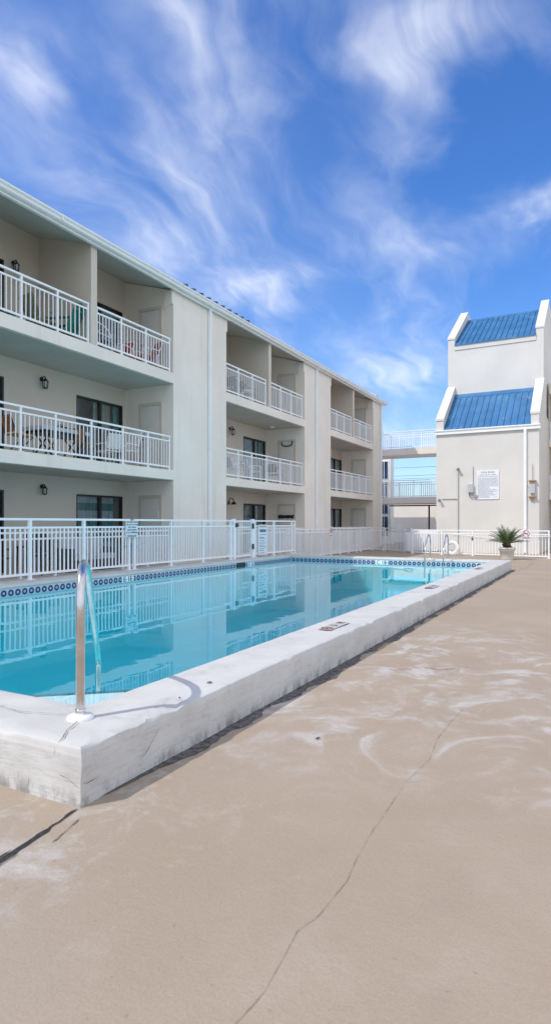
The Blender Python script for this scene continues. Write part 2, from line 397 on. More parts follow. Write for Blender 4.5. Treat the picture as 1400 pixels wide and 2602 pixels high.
cstrip([(-2.243,2.62,.10),(-2.243,2.69,.13),(-2.243,2.76,.20),(-2.243,2.80,.235)],.011,(1,0,0))
for y0 in (4.9,7.9): cstrip([(-2.243,y0,.02),(-2.243,y0+.02,.1)],.012,(1,0,0))
cstrip([(-2.243,12.05,.03),(-2.243,12.03,.27)],.008,(1,0,0))
for x0 in (-3.05,-2.9,-2.7,-2.62): cstrip([(x0,2.184,.03),(x0+.01,2.184,.10+random.random()*.05)],.006,(0,-1,0))
cpo=pp(cop,'coping',[M['coping'],M['crack']]); cpo.data.set_sharp_from_angle(angle=R(33))
# skins behind the ring so no light leaks, then the basin
t=.008
b=MB()
FL=-1.15
b.add([(PX0-.03,PY0-.03,FL),(PX1+.03,PY0-.03,FL),(PX1+.03,PY1+.03,FL-.4),(PX0-.03,PY1+.03,FL-.4)],[(0,1,2,3)])
for (xa,ya,xb,yb) in ((PX0-.03,PY0-.03,PX1+.03,PY0-.03),(PX1+.03,PY0-.03,PX1+.03,PY1+.03),(PX1+.03,PY1+.03,PX0-.03,PY1+.03),(PX0-.03,PY1+.03,PX0-.03,PY0-.03)):
    b.add([(xa,ya,-1.6),(xb,yb,-1.6),(xb,yb,.21),(xa,ya,.21)],[(0,1,2,3)])
pp(b,'basin',M['plaster'])
pp(MB().box(PX0-.04,PY0,.068,PX0-.018,PY1,.222),'tile_band',M['tiley'])
pp(MB().box(PX1+.018,PY0,.068,PX1+.04,PY1,.222),'tile_band',M['tiley'])
pp(MB().box(PX0,PY1+.018,.068,PX1,PY1+.04,.222),'tile_band',M['tilex'])
pp(MB().box(PX0,PY0-.018,.068,PX1,PY0-.04,.222),'tile_band',M['tilex'])
# diagonal corner steps under the hand rail
for k,(d,z) in enumerate(((2.42,-.12),(1.75,.02))):
    sb=MB().prism([(PX1+.02,PY0-.02),(PX1+.02,PY0+d*.95),(PX1-d*1.15,PY0-.02)],'z',-1.3,z)
    so=pp(sb,'step',M['stepwhite'])
    e=MB().bar((PX1+.02,PY0+d*.95,z+.004),(PX1-d*1.15,PY0-.02,z+.004),.035,.012)
    pp(e,'step_edge',M['stepline'],so)
# markers and skimmer on the waterline
def marker(mb,body,Mx,w,h,sz):
    mb.add([Mx@Vector((-w/2,-h/2,0)),Mx@Vector((w/2,-h/2,0)),Mx@Vector((w/2,h/2,0)),Mx@Vector((-w/2,h/2,0))],[(0,1,2,3)],0)
    text_mb(mb,body,sz,Mx@Matrix.Translation((0,0,.004)),1,depth=.001)
RX=lambda p: Matrix.Translation(p)@Matrix.Rotation(R(90),4,'Z')@Matrix.Rotation(R(90),4,'X')     # faces +X
RYm=lambda p: Matrix.Translation(p)@Matrix.Rotation(R(90),4,'X')                                    # faces -Y
RZ=lambda p: Matrix.Translation(p)@Matrix.Rotation(R(90),4,'Z')                                     # lies flat, read from the deck
for y in (10.65,16.25):
    mb=MB(); marker(mb,"E 1E",RX((PX0-.012,y,.145)),.40,.15,.17); pp(mb,'depth_marker',[M['sign'],M['ink']])
mb=MB(); marker(mb,"C 1B",RYm((-6.16,PY1+.012,.145)),.40,.15,.17); pp(mb,'depth_marker',[M['sign'],M['ink']])
pp(MB().box(PX0-.02,15.40,.10,PX0-.008,15.90,.235),'skimmer_mouth',M['black'])
for (x,y) in ((-2.5,6.08),(-2.53,10.6),(-2.55,15.55)):
    mb=MB(); Mx=RZ((x,y,.3125)); marker(mb,"3",Mx,.56,.15,.12)
    text_mb(mb,"M",.12,Mx@Matrix.Translation((.2,0,.004)),1,depth=.001)
    cx=Mx@Matrix.Translation((-.2,0,.004))
    mb.tube([cx@Vector((.062*math.cos(a*math.pi/10),.062*math.sin(a*math.pi/10),0)) for a in range(20)],.004,6,2,True)
    mb.bar(cx@Vector((-.045,.045,0)),cx@Vector((.045,-.045,0)),.006,.004,2)
    mb.bar(cx@Vector((-.04,-.02,0)),cx@Vector((.03,.01,0)),.014,.004,1)
    pp(mb,'depth_marker',[M['worn'],M['inkfade'],M['redfade']])
w=MB().box(PX0-.05,PY0-.05,-1.7,PX1+.05,PY1+.05,.145)
tag(w.build('water',M['water']),kind='structure')
# grab rail at the corner
def bez(pts,n=8):
    out=[]
    P=[Vector(p) for p in pts]
    for i in range(len(P)-1):
        p0=P[max(i-1,0)];p1=P[i];p2=P[i+1];p3=P[min(i+2,len(P)-1)]
        for k in range(n):
            t=k/n; out.append(.5*((2*p1)+(-p0+p2)*t+(2*p0-5*p1+4*p2-p3)*t*t+(-p0+3*p1-3*p2+p3)*t*t*t))
    out.append(P[-1]); return out
gr=thing('grab_rail','bent stainless steel grab rail on a round white base at the near pool corner','hand rail',(-2.61,2.54,CT))
prof=[(0,0),(0,.2),(0,.4),(0,.58),(.008,.68),(.035,.77),(.09,.83),(.18,.865),(.30,.87),(.42,.84),(.58,.765),(.8,.635),(1.2,.39),(1.6,.145),(1.86,-.02),(1.96,-.10),(2.0,-.18),(2.0,-.46)]
ux,uy=-.66,.75
gr_m=MB().tube(bez([(s*ux,s*uy,z) for s,z in prof],6),.0255,16)
gr_m.build('rail',M['chrome'],gr)
MB().lathe([(.0,.031),(.03,.031),(.034,.026),(.06,.024),(.072,.018),(.076,.010),(.076,.0)],n=32).build('base_plate',M['pvc'],gr)
MB().lathe([(.0265,.028),(.029,.03),(.029,.055),(.0265,.057)],n=24).build('collar',M['chrome'],gr)
# ladder at the far end
ld=thing('pool_ladder','stainless steel pool ladder with two arched rails at the far end of the pool','ladder',(-4.38,19.3,CT))
for sx in (-.28,.28):
    pr=[(.05,0),(.05,.3),(.05,.55),(.0,.68),(-.12,.755),(-.26,.72),(-.42,.55),(-.58,.36),(-.64,.2),(-.65,-.1),(-.65,-.5),(-.55,-1.1)]
    MB().tube(bez([(sx,y,z) for y,z in pr],5),.024,10).build('rail',M['chrome'],ld)
    MB().lathe([(0,.02),(.05,.018),(.055,.0)],c=(sx,.05,0),n=16).build('base_plate',M['chrome'],ld)
for z in (-.35,-.62,-.9): MB().box(-.28,-.69,z,.28,-.6,z+.03).build('tread',M['pvc'],ld)
# ------------------------------------------------------------------ railings
rail_mesh={}
def bal_mesh(h,w):
    k=(round(h,3),w)
    if k not in rail_mesh:
        rail_mesh[k]=MB().box(-w/2,-w/2,0,w/2,w/2,h).mesh('baluster',M['rail'])
    return rail_mesh[k]
def post_mesh(h,w,foot):
    k=('p',round(h,3),w,foot)
    if k not in rail_mesh:
        mb=MB().box(-w/2,-w/2,0,w/2,w/2,h)
        if foot: mb.box(-w*1.3,-w*1.1,.001,w*1.3,w*1.1,.012)
        rail_mesh[k]=mb.mesh('post',M['rail'])
    return rail_mesh[k]
def railing(name,label,cat,group,p0,p1,z0,H,posts,sp=.115,bw=.020,pw=.05,tw=.055,foot=True,low=.075,mid=.145,endposts=True):
    p0=Vector((p0[0],p0[1],z0)); p1=Vector((p1[0],p1[1],z0)); L=(p1-p0).length; a=math.atan2(p1.y-p0.y,p1.x-p0.x)
    th=thing(name,label,cat,p0,a,group)
    MB().box(0,-tw/2,H-.045,L,tw/2,H).build('top_rail',M['rail'],th)
    MB().box(0,-.018,H-mid-.04,L,.018,H-mid).build('mid_rail',M['rail'],th)
    MB().box(0,-.02,low,L,.02,low+.045).build('bottom_rail',M['rail'],th)
    pm=post_mesh(H-.046,pw,foot)
    ps=sorted(posts)
    for x in ps: inst('post',pm,th,(x,0,0))
    bm_=bal_mesh(H-mid-.041-low-.046,bw)
    xs=[0]+ps+[L]
    for u,v in zip(xs,xs[1:]):
        n=max(1,int(round((v-u)/sp)))
        for i in range(1,n): inst('baluster',bm_,th,(u+(v-u)*i/n,0,low+.0455))
    return th
FX=-11.3
Z1,Z2,Z3=.17,3.03,5.98
S2,S3=2.74,5.67
RXp=FX-.07
bays=[(8.36,14.74),(17.70,24.08),(27.03,33.33)]
RG='white balcony railings of the motel'
def rel(ys,y0): return [y-y0 for y in ys]
# nearest bay
railing('balcony_railing','long white railing of the second floor balcony holding table and wood chairs','railing',RG,(RXp,8.40),(RXp,14.66),Z2,1.04,rel([9.28,10.27,11.43,12.59,13.63,14.62],8.40),.128)
railing('balcony_railing','short white railing of the top floor balcony in front of teal and sage chairs','railing',RG,(RXp,8.40),(RXp,11.34),Z3,1.04,rel([9.30,10.33,11.31],8.40),.132)
railing('balcony_railing','short white railing of the top floor balcony in front of red chairs','railing',RG,(RXp,11.58),(RXp,14.66),Z3,1.04,rel([11.61,12.53,13.54,14.62],11.58),.122)
railing('patio_railing','white ground floor patio railing behind the pool fence below the table balcony','railing',RG,(RXp,8.40),(RXp,14.66),Z1,1.06,rel([9.28,10.27,11.43,12.59,13.63,14.62],8.40),.128)
railing('balcony_railing','long white second floor railing of the middle bay with white chairs behind','railing',RG,(RXp,17.72),(RXp,23.98),Z2,1.04,rel([18.59,19.58,20.71,21.85,22.82,23.94],17.72),.122)
railing('balcony_railing','top floor railing of the middle bay before the black round back chairs','railing',RG,(RXp,17.72),(RXp,20.66),Z3,1.04,rel([18.6,19.6,20.63],17.72),.122)
railing('balcony_railing','top floor railing of the middle bay, right of the black round back chairs','railing',RG,(RXp,20.96),(RXp,23.98),Z3,1.04,rel([20.99,21.9,22.85,23.94],20.96),.122)
railing('patio_railing','ground floor patio railing of the middle bay behind the pool gate','railing',RG,(RXp,17.72),(RXp,23.98),Z1,1.06,rel([18.59,19.58,20.71,21.85,22.82,23.94],17.72),.122)
railing('balcony_railing','long second floor railing of the farthest bay by the footbridge','railing',RG,(RXp,27.05),(RXp,33.22),Z2,1.04,rel([27.9,28.95,30.05,31.2,32.25,33.18],27.05),.122)
railing('balcony_railing','left of the two short top floor railings in the farthest bay','railing',RG,(RXp,27.05),(RXp,30.0),Z3,1.04,rel([27.95,28.95,29.97],27.05),.122)
railing('balcony_railing','right of the two short top floor railings in the farthest bay','railing',RG,(RXp,30.3),(RXp,33.22),Z3,1.04,rel([30.33,31.25,32.25,33.18],30.3),.122)
railing('patio_railing','ground floor patio railing of the farthest bay behind the walkway fence','railing',RG,(RXp,27.05),(RXp,33.22),Z1,1.06,rel([27.9,28.95,30.05,31.2,32.25,33.18],27.05),.122)
# ------------------------------------------------------------------ motel building
bld=thing('motel_building','long three storey cream motel block with recessed balconies and downpipes','building',(FX,20,0))
def bp(mb,name,mat,parent=None):
    o=mb.build(name,mat); o.parent=parent or bld
    if parent is None: o.matrix_parent_inverse=Matrix.Translation(-bld.location)
    return o
BX=-13.2; BK=-17.0; Y0,Y1=-6.0,35.02; WT=8.62
wl=MB()
piers=[(-6.0,8.36),(14.74,17.70),(24.08,27.03),(33.33,Y1)]
for a,b_ in piers: wl.prism([(BK,0),(FX,0),(FX,8.49),(BX,9.07),(BK,10.2)],'y',a,b_)
wl.box(-23,Y0,0,BK,Y1,WT)
for (a,b_) in bays:      # corbels beside each bay, just under the eave
    for y0,y1 in ((a,a+.07),(b_-.07,b_)): wl.prism([(FX-.30,8.0),(FX-.003,8.08),(FX-.003,8.5),(FX-.30,8.5)],'y',y0,y1)
bp(wl,'wall',M['wall'])

doorsY=[]
DH=2.10
for (a,b_) in bays:
    m=(a+b_)/2; rc=MB()
    dl=(a+.05,a+1.92); dr=(b_-2.05,b_-.13)
    for zf,zc in ((Z1,S2),(Z2,S3),(Z3,9.14)):
        # back wall with the two sliding door openings
        for y0,y1 in ((a,dl[0]),(dl[1],dr[0]),(dr[1],b_)): rc.box(BX-.15,y0,zf,BX,y1,zc)
        for y0,y1 in (dl,dr): rc.box(BX-.15,y0,zf+DH,BX,y1,zc)
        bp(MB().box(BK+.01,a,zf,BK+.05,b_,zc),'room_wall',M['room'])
    # slabs between floors (run back into the rooms)
    for u,v in ((S2,Z2),(S3,Z3),(0,Z1)): bp(MB().box(BK,a,u,FX,b_,v),'balcony_slab' if u else 'patio_slab',M['wall'])
    for u in (S2,S3): bp(MB().box(BX+.003,a+.003,u-.012,FX-.09,b_-.003,u-.001),'soffit',M['soffit'])  # thin panel added under each slab to carry the shade colour
    # dividing wall between the two top floor balconies
    pm=m-.11 if a>10 else 11.36
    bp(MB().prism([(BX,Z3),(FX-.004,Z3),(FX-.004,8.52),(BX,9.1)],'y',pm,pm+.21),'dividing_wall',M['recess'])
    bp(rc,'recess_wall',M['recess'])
    doorsY.append((a,b_,dl,dr))

# sloped ceiling of the top balconies + roof
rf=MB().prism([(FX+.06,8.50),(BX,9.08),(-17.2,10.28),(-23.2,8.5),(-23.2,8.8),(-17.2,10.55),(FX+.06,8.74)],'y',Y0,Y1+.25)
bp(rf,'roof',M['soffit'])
rm=bp(MB().prism([(FX+.10,8.745),(FX+.10,8.775),(-17.2,10.585),(-17.2,10.555)],'y',Y0,Y1+.3),'roof_sheet',M['roof'])
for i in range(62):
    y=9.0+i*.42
    if 15.2<y<19.2: bp(MB().prism([(FX+.12,8.772),(FX+.12,8.855),(FX-.3,8.96),(FX-.3,8.88)],'y',y-.02,y+.02),'rib',M['ribshade'],rm)
bp(MB().box(FX+.062,Y0,8.50,FX+.10,Y1+.2,8.74).box(FX+.04,Y0,8.47,FX+.125,Y1+.2,8.498),'fascia',M['trim'])
gt=MB().prism([(FX+.102,8.535),(FX+.20,8.535),(FX+.225,8.56),(FX+.225,8.60),(FX+.27,8.64),(FX+.27,8.675),(FX+.255,8.675),(FX+.25,8.66),(FX+.102,8.66)],'y',Y0,Y1+.28)
for y in (-2,4.1,10.2,16.3,22.4,28.5): gt.box(FX+.10,y-.012,8.53,FX+.277,y+.012,8.68)
bp(gt,'gutter',M['trim'])
for y in (16.62,25.25,34.62):
    d=MB().box(FX+.012,y-.055,.05,FX+.10,y+.055,8.50)
    for z in (1.4,3.9,6.4): d.box(FX+.004,y-.075,z,FX+.107,y+.075,z+.03)
    d.prism([(FX+.012,8.50),(FX+.10,8.50),(FX+.2,8.54),(FX+.115,8.54)],'y',y-.05,y+.05)
    bp(d,'downspout',M['trim'])
bp(MB().prism([(FX-.3,8.7),(FX-.3,9.15),(-14,10.2),(-17,10.9),(-17,9.5)],'y',Y1-.25,Y1+.2),'gable_parapet',M['tower'])
def curtain_mesh(y0,y1,z0,z1,x,n=None,amp=.025):
    n=n or max(4,int((y1-y0)/.02)); vs=[];fs=[]
    for i in range(n+1):
        y=y0+(y1-y0)*i/n; xx=x+amp*math.sin(i*.95)+amp*.5*math.sin(i*.41+1); vs+=[(xx,y,z0),(xx,y,z1)]
    return MB().add(vs,[(2*i,2*i+2,2*i+3,2*i+1) for i in range(n)],0,True)
def slider(y0,y1,zf,curtains):
    z1=zf+DH-.005; f=MB(); fw=.05; x0,x1=BX-.12,BX+.006
    f.box(x0,y0,zf,x1,y0+fw,z1).box(x0,y1-fw,zf,x1,y1,z1).box(x0,y0+fw,z1-fw,x1,y1-fw,z1).box(x0,y0+fw,zf,x1,y1-fw,zf+.05)
    ym=(y0+y1)/2+.02; f.box(x0+.03,ym-.045,zf+.05,x1-.02,ym+.045,z1-fw)
    o=bp(f,'sliding_door',M['bronze'])
    bp(MB().box(BX-.075,y0+fw,zf+.05,BX-.069,ym-.045,z1-fw),'pane',M['glass'],o)
    bp(MB().box(BX-.045,ym+.045,zf+.05,BX-.039,y1-fw,z1-fw),'pane',M['glass'],o)
    for (c0,c1,mt) in curtains:
        bp(curtain_mesh(y0+(y1-y0)*c0,y0+(y1-y0)*c1,zf+.06,z1-.03,BX-.16),'curtain',M[mt],o)
CUR={(0,1):[(.0,.88,'stripe')],(0,2):[(.42,.78,'curtain'),(.86,.99,'turq')],(0,3):[(.35,.95,'sheer')],
     (1,1):[(0,.42,'leafy'),(.52,.78,'sheer')],(1,2):[(0,.75,'sheer'),(.8,.97,'turq')],(1,3):[(.2,.9,'sheer')],
     (2,1):[(.1,.9,'sheer')],(2,2):[(.0,.9,'sheer')],(2,3):[(.1,.9,'sheer')]}
for bi,(a,b_,dl,dr) in enumerate(doorsY):
    for fi,zf in enumerate((Z1,Z2,Z3)):
        slider(dr[0],dr[1],zf,CUR[(bi,fi+1)])
        slider(dl[0],dl[1],zf,[(.3,.9,'curtain')])
        # storage door on the end wall of the recess
        y=b_; x0,x1=-12.62,-11.72; zt=zf+2.12
        tr=MB().box(x0,y-.035,zf,x0+.09,y-.002,zt).box(x1-.09,y-.035,zf,x1,y-.002,zt).box(x0+.09,y-.035,zt-.09,x1-.09,y-.002,zt)
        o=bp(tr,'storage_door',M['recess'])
        bp(MB().box(x0+.10,y-.022,zf+.02,x1-.10,y-.003,zt-.10),'door_leaf',M['door'],o)
        bp(MB().tube([(x0+.15,y-.03,zf+1.0),(x0+.15,y-.07,zf+1.0)],.025,8),'handle',M['black'],o)
        if fi==0: bp(MB().box(x1-.19,y-.045,zf+1.45,x1-.13,y-.024,zf+1.62),'hinge',M['door'],o)
# smoke detector on the ceiling of the middle bay
tag(MB().lathe([(0,-.07),(.09,-.07),(.12,-.03),(.12,-.002)],c=(-12.5,23.3,S3),n=20).build('ceiling_light',M['pvc']),'round white ceiling light under the second floor ceiling of the middle bay','light')
# wall lanterns
def lantern(y,z,label,big=1.0,glassy=True):
    th=thing('wall_lantern',label,'wall lamp',(BX,y,z),0,'black lanterns on the balcony walls'); s=big
    MB().lathe([(0,.0),(.06*s,.0),(.06*s,.02),(0,.02)],n=14).build('back_plate',M['black'],th).rotation_euler=(0,R(90),0)
    MB().tube(bez([(.01,0,.0),(.08*s,0,.06*s),(.15*s,0,.04*s),(.15*s,0,-.03*s)],4),.014,8).build('arm',M['black'],th)
    MB().lathe([(0,.03),(.02,.01),(.085*s,-.06*s),(.09*s,-.075*s)],c=(.15*s,0,0),n=6).build('cap',M['black'],th)
    MB().lathe([(.07*s,-.077*s),(.055*s,-.25*s),(0,-.25*s)],c=(.15*s,0,0),n=6).build('glass',M['sheer'],th)
    fr=MB()
    for k in range(6):
        t=math.pi*k/3; fr.bar((.15*s+.074*s*math.cos(t),.074*s*math.sin(t),-.075*s),(.15*s+.06*s*math.cos(t),.06*s*math.sin(t),-.25*s),.013)
    fr.lathe([(.064*s,-.245*s),(.064*s,-.265*s),(0,-.28*s)],c=(.15*s,0,0),n=6)
    fr.build('cage',M['black'],th)
lantern(11.45,5.05+.26,'black lantern above the white table on the second floor of the nearest bay',1.0)
lantern(11.45,2.42,'small black lantern on the ground floor wall of the nearest bay',.85)
lantern(10.55,8.10,'black lantern on the top floor wall behind the sage green chair',.9)
lantern(20.95,5.30,'black carriage lantern on the second floor wall of the middle bay',1.05)
gn=thing('gooseneck_lamp','black gooseneck barn lamp on the ground floor wall of the middle bay','wall lamp',(BX,20.85,2.25))
MB().tube(bez([(.01,0,0),(.06,0,.16),(.17,0,.2),(.24,0,.1),(.25,0,.04)],5),.016,8).build('arm',M['black'],gn)
MB().lathe([(0,.06),(.04,.05),(.12,-.04),(.12,-.06)],c=(.25,0,0),n=14).build('shade',M['black'],gn)
MB().box(0,-.05,-.06,.03,.05,.06).build('back_plate',M['black'],gn)
# ornaments on the storage doors of the middle bay
orn=MB().bar((-12.50,24.02,1.72),(-11.86,24.02,1.72),.03,.13); 
for x in (-12.5,-12.38,-12.1,-11.86): orn.bar((x,24.015,1.64),(x+.04,24.015,1.80),.04,.06)
orn.prism([(-12.62,1.72),(-12.5,1.82),(-12.5,1.62)],'y',24.0,24.03)
tag(orn.build('door_plaque',M['black']),'black fish shaped plaque on the ground floor storage door of the middle bay','plaque')
gar=MB().tube(bez([(-12.4,24.03,5.05),(-12.38,24.02,4.92),(-12.2,24.02,4.86),(-12.0,24.02,4.88),(-11.9,24.02,4.95),(-11.88,24.03,5.08)],5),.022,7)
for k in range(10): gar.lathe([(0,.03),(.03,0),(0,-.03)],c=(-12.36+.05*k,24.01,4.87+.0015*(k-5)**2),n=6)
tag(gar.build('door_garland',M['black']),'dark hanging garland on the second floor storage door of the middle bay','decoration')
# ------------------------------------------------------------------ pool fence (on the far coping)
PFX=-9.93; PG='white pool fence sections'
railing('pool_fence','white pool fence section left of the swim diaper notice','fence',PG,(PFX,6.9),(PFX,11.24),CT,1.225,rel([6.95,8.33,9.76,11.21],6.9),.113,.024,.062,.062,mid=.17,low=.09)
railing('pool_fence','white pool fence section between the swim diaper notice and the gate','fence',PG,(PFX,11.37),(PFX,15.95),CT,1.225,rel([11.40,12.84,14.31,15.78],11.37),.113,.024,.062,.062,mid=.17,low=.09)
railing('pool_fence','short white pool fence section from the gate to the far pool corner','fence',PG,(PFX,17.22),(PFX,20.30),CT,1.225,rel([17.28,18.62,20.02,20.27],17.22),.113,.024,.062,.062,mid=.17,low=.09)
gate=thing('pool_gate','white metal pool gate with black latch and hinges in the fence','gate',(PFX,16.0,CT),R(90))
for x in (-.02,1.14): MB().box(x-.055,-.05,0,x+.055,.05,1.26).build('gate_post',M['rail'],gate)
fr=MB().box(.06,-.02,1.17,1.06,.02,1.215).box(.06,-.02,.98,1.06,.02,1.015).box(.06,-.02,.06,1.06,.02,.10).box(.06,-.022,.10,.10,.022,1.17).box(1.02,-.022,.10,1.06,.022,1.17)
fr.build('gate_frame',M['rail'],gate)
bm_=bal_mesh(1.065,.024)
for i in range(1,8): inst('baluster',bm_,gate,(.10+.92*i/8,0.0,.102))
MB().box(.0,-.085,1.0,.12,-.052,1.13).tube([(.1,-.07,1.06),(.19,-.07,1.06)],.014,6).build('latch',M['black'],gate)
for z in (.95,.28): MB().box(1.03,-.075,z,1.13,-.055,z+.17).build('hinge',M['black'],gate)
# fences on the deck
WG='white deck fences'
railing('deck_fence','white walkway fence beside the motel wall behind the pool','fence',WG,(-10.35,20.45),(-10.40,28.7),0,1.20,[.02,1.1,2.2,3.3,4.4,5.5,6.6,7.7,8.22],.115,.022,.05,mid=.14,low=.06)
railing('deck_fence','white fence panel at the end of the walkway left of the deck gate','fence',WG,(-10.40,28.75),(-10.43,30.55),0,1.20,[.03,1.77],.115,.022,.05,mid=.14,low=.06)
railing('deck_fence','narrow white fence panel turning the corner beside the deck gate','fence',WG,(-10.42,30.62),(-9.72,30.42),0,1.22,[.03,.70],.115,.022,.05,mid=.14,low=.06)
dg=railing('deck_gate','white deck gate below the footbridge, left of the life ring','gate',WG,(-9.66,30.38),(-8.32,29.30),0,1.20,[.03,1.69],.115,.022,.045,mid=.16,low=.05,foot=False)
railing('deck_fence','narrow white fence panel right of the deck gate','fence',WG,(-8.28,29.25),(-7.66,28.15),0,1.21,[.03,1.23],.115,.022,.05,mid=.14,low=.06)
railing('deck_fence','long white fence before the stair tower behind the palm planter','fence',WG,(-7.60,28.02),(-1.62,26.55),0,1.14,[.03,1.5,2.95,4.45,6.12],.125,.022,.05,mid=.15,low=.06)
# ------------------------------------------------------------------ stair tower
TX0,TX1,TY=-7.0,-2.3,30.3
tw=thing('stair_tower','cream stair tower with two sloped blue metal roofs beside the pool','tower',((TX0+TX1)/2,TY,0))
def tp(mb,name,mat,parent=None):
    o=mb.build(name,mat); o.parent=parent or tw
    if parent is None: o.matrix_parent_inverse=Matrix.Translation(-tw.location)
    return o
e=.35
side=[(TY,0),(TY,6.55),(33.0,8.62),(33.0,11.30),(36.7,13.75),(42,13.75),(42,0)]
wl=MB().prism(side,'x',TX0,TX0+e).prism(side,'x',TX1-e,TX1)
wl.box(TX0+e,TY+.002,0,TX1-e,TY+.35,5.98).box(TX0+e,33.0,5.9,TX1-e,33.3,10.93).box(TX0+e,41.6,0,TX1-e,41.98,13.3)
wl.box(TX0+e,32.96,10.66,TX1-e,33.0,10.93)
tp(wl,'wall',M['tower'])
# parapet caps
for x in (TX0,TX1-e):
    c=MB(); c2=MB()
    c.prism([(TY-.03,6.50),(TY-.03,6.60),(33.0,8.72),(33.0,8.622),(TY,6.552)],'x',x-.03,x+e+.03)
    c2.prism([(32.97,11.25),(32.97,11.35),(36.7,13.85),(36.7,13.752),(33.0,11.302)],'x',x-.03,x+e+.03)
    tp(c,'parapet_cap',M['tower']); tp(c2,'parapet_cap',M['tower'])
for (ya,za,yb,zb,n) in ((TY-.04,6.00,33.0,8.22,13),(32.92,10.95,36.75,13.32,14)):
    o=tp(MB().prism([(ya,za),(yb,zb),(yb,zb-.06),(ya,za-.06)],'x',TX0+e,TX1-e),'metal_roof',M['roof'])
    for i in range(n+1):
        x=TX0+e+.04+(TX1-TX0-2*e-.08)*i/n
        tp(MB().prism([(ya-.01,za),(ya-.01,za+.055),(yb-.15,zb+.055-.15*(zb-za)/(yb-ya)),(yb-.15,zb-.15*(zb-za)/(yb-ya))],'x',x-.022,x+.022),'rib',M['roof'],o)
    tp(MB().prism([(yb-.22,zb-.22*(zb-za)/(yb-ya)+.003),(yb-.22,zb+.05-.22*(zb-za)/(yb-ya)),(yb,zb+.07),(yb,zb+.003)],'x',TX0+e,TX1-e),'flashing',M['roof'],o)
gt=MB().prism([(TY-.10,5.80),(TY-.003,5.80),(TY-.003,6.02),(TY-.14,6.02),(TY-.14,5.97),(TY-.10,5.90)],'x',TX0-.06,TX1+.06)
tp(gt,'gutter',M['trim'])
d=MB().box(-2.96,TY-.10,.05,-2.84,TY-.004,5.80)
for z in (1.2,3.2,5.2): d.box(-2.98,TY-.106,z,-2.82,TY-.002,z+.03)
tp(d,'downspout',M['trim'])
arch=[(35.0,7.1),(35.0,8.3)]+[(35.65-.65*math.cos(t*math.pi/10),8.3+.62*math.sin(t*math.pi/10)) for t in range(1,10)]+[(36.3,8.3),(36.3,7.1)]
tp(MB().prism(arch,'x',TX1+.004,TX1+.02),'arch_opening_dark',M['bronze'])  # dark plate on the wall stands for the shade inside an arched opening
# things fixed to the tower wall
sb=thing('rules_board','large white pool rules board on the stair tower wall','sign',(-4.555,TY-.02,3.265),0)
MB().box(-.505,-.015,-.69,.505,.015,.69).build('board',M['sign'],sb)
mb=MB(); FM=lambda x,z: Matrix.Translation((x,-.017,z))@Matrix.Rotation(R(90),4,'X')
text_mb(mb,"POOL RULES",.11,FM(0,.60)); text_mb(mb,"HOURS 8:00 AM - 10:00 PM",.065,FM(0,.48)); text_mb(mb,"NO LIFEGUARD ON DUTY SWIM AT OWN RISK",.045,FM(0,.40))
mb.build('lettering',M['ink'],sb)
mb=MB(); rr=random.Random(3); z=.33
while z>-.64:
    x=-.46; end=.46 if z>-.10 else rr.uniform(.0,.3)
    while x<end:
        wd=rr.uniform(.03,.10); mb.box(x,-.0175,z-.010,min(x+wd,.47),-.016,z+.010); x+=wd+.02
    z-=.036
for z in (-.25,-.32,-.45,-.58): mb.box(.24,-.0175,z-.01,.44,-.016,z+.01)
mb.build('small_print',M['fineprint'],sb)
cb=thing('junction_box','grey electrical box with looped cable left of the pool rules board','electrical box',(-5.33,TY,3.12))
MB().box(-.13,-.13,-.20,.12,-.002,.20).build('enclosure',M['greybox'],cb)
MB().tube([(.10,-.03,.20),(.10,-.03,1.05)],.014,8).build('conduit',M['conduit'],cb)
MB().tube(bez([(-.08,-.05,-.2),(-.06,-.06,-.38),(.06,-.06,-.47),(.2,-.05,-.42)],6),.014,8).build('cable',M['cable'],cb)
MB().tube(bez([(.09,-.06,-.2),(.12,-.06,-.32),(.22,-.05,-.40)],6),.022,8).box(.16,-.09,-.45,.30,-.03,-.33).build('fitting',M['conduit'],cb)
cp=thing('wall_conduit','grey conduit with two round flood lamps on the left of the stair tower','conduit',(-5.93,TY,0))
MB().tube([(0,-.03,.05),(0,-.03,4.05)],.018,8).build('pipe',M['conduit'],cp)
MB().tube([(-.80,-.03,2.63),(-.12,-.03,2.63),(-.03,-.03,2.60),(0,-.03,2.5)],.018,8).build('pipe',M['conduit'],cp)
for (x,z) in ((0,4.10),(-.90,2.60)):
    mb=MB().tube([(x,-.02,z),(x,-.10,z),(x+.03,-.22,z-.06)],[.04,.045,.085],12)
    mb.build('flood_lamp',M['conduit'],cp)
eb=thing('meter_box','small grey box between rusty brackets right of the tower downpipe','electrical box',(-2.58,TY,3.05))
MB().box(-.11,-.16,-.22,.11,-.03,.20).build('enclosure',M['greybox'],eb)
MB().tube([(0,-.08,.2),(0,-.08,1.12)],.014,8).build('conduit',M['conduit'],eb)
MB().tube([(0,-.08,-.3),(.02,-.06,-.62)],.03,8).build('conduit',M['conduit'],eb)
for z in (.32,-.42): MB().box(-.16,-.18,z,.16,-.002,z+.05).build('bracket',M['rust'],eb)
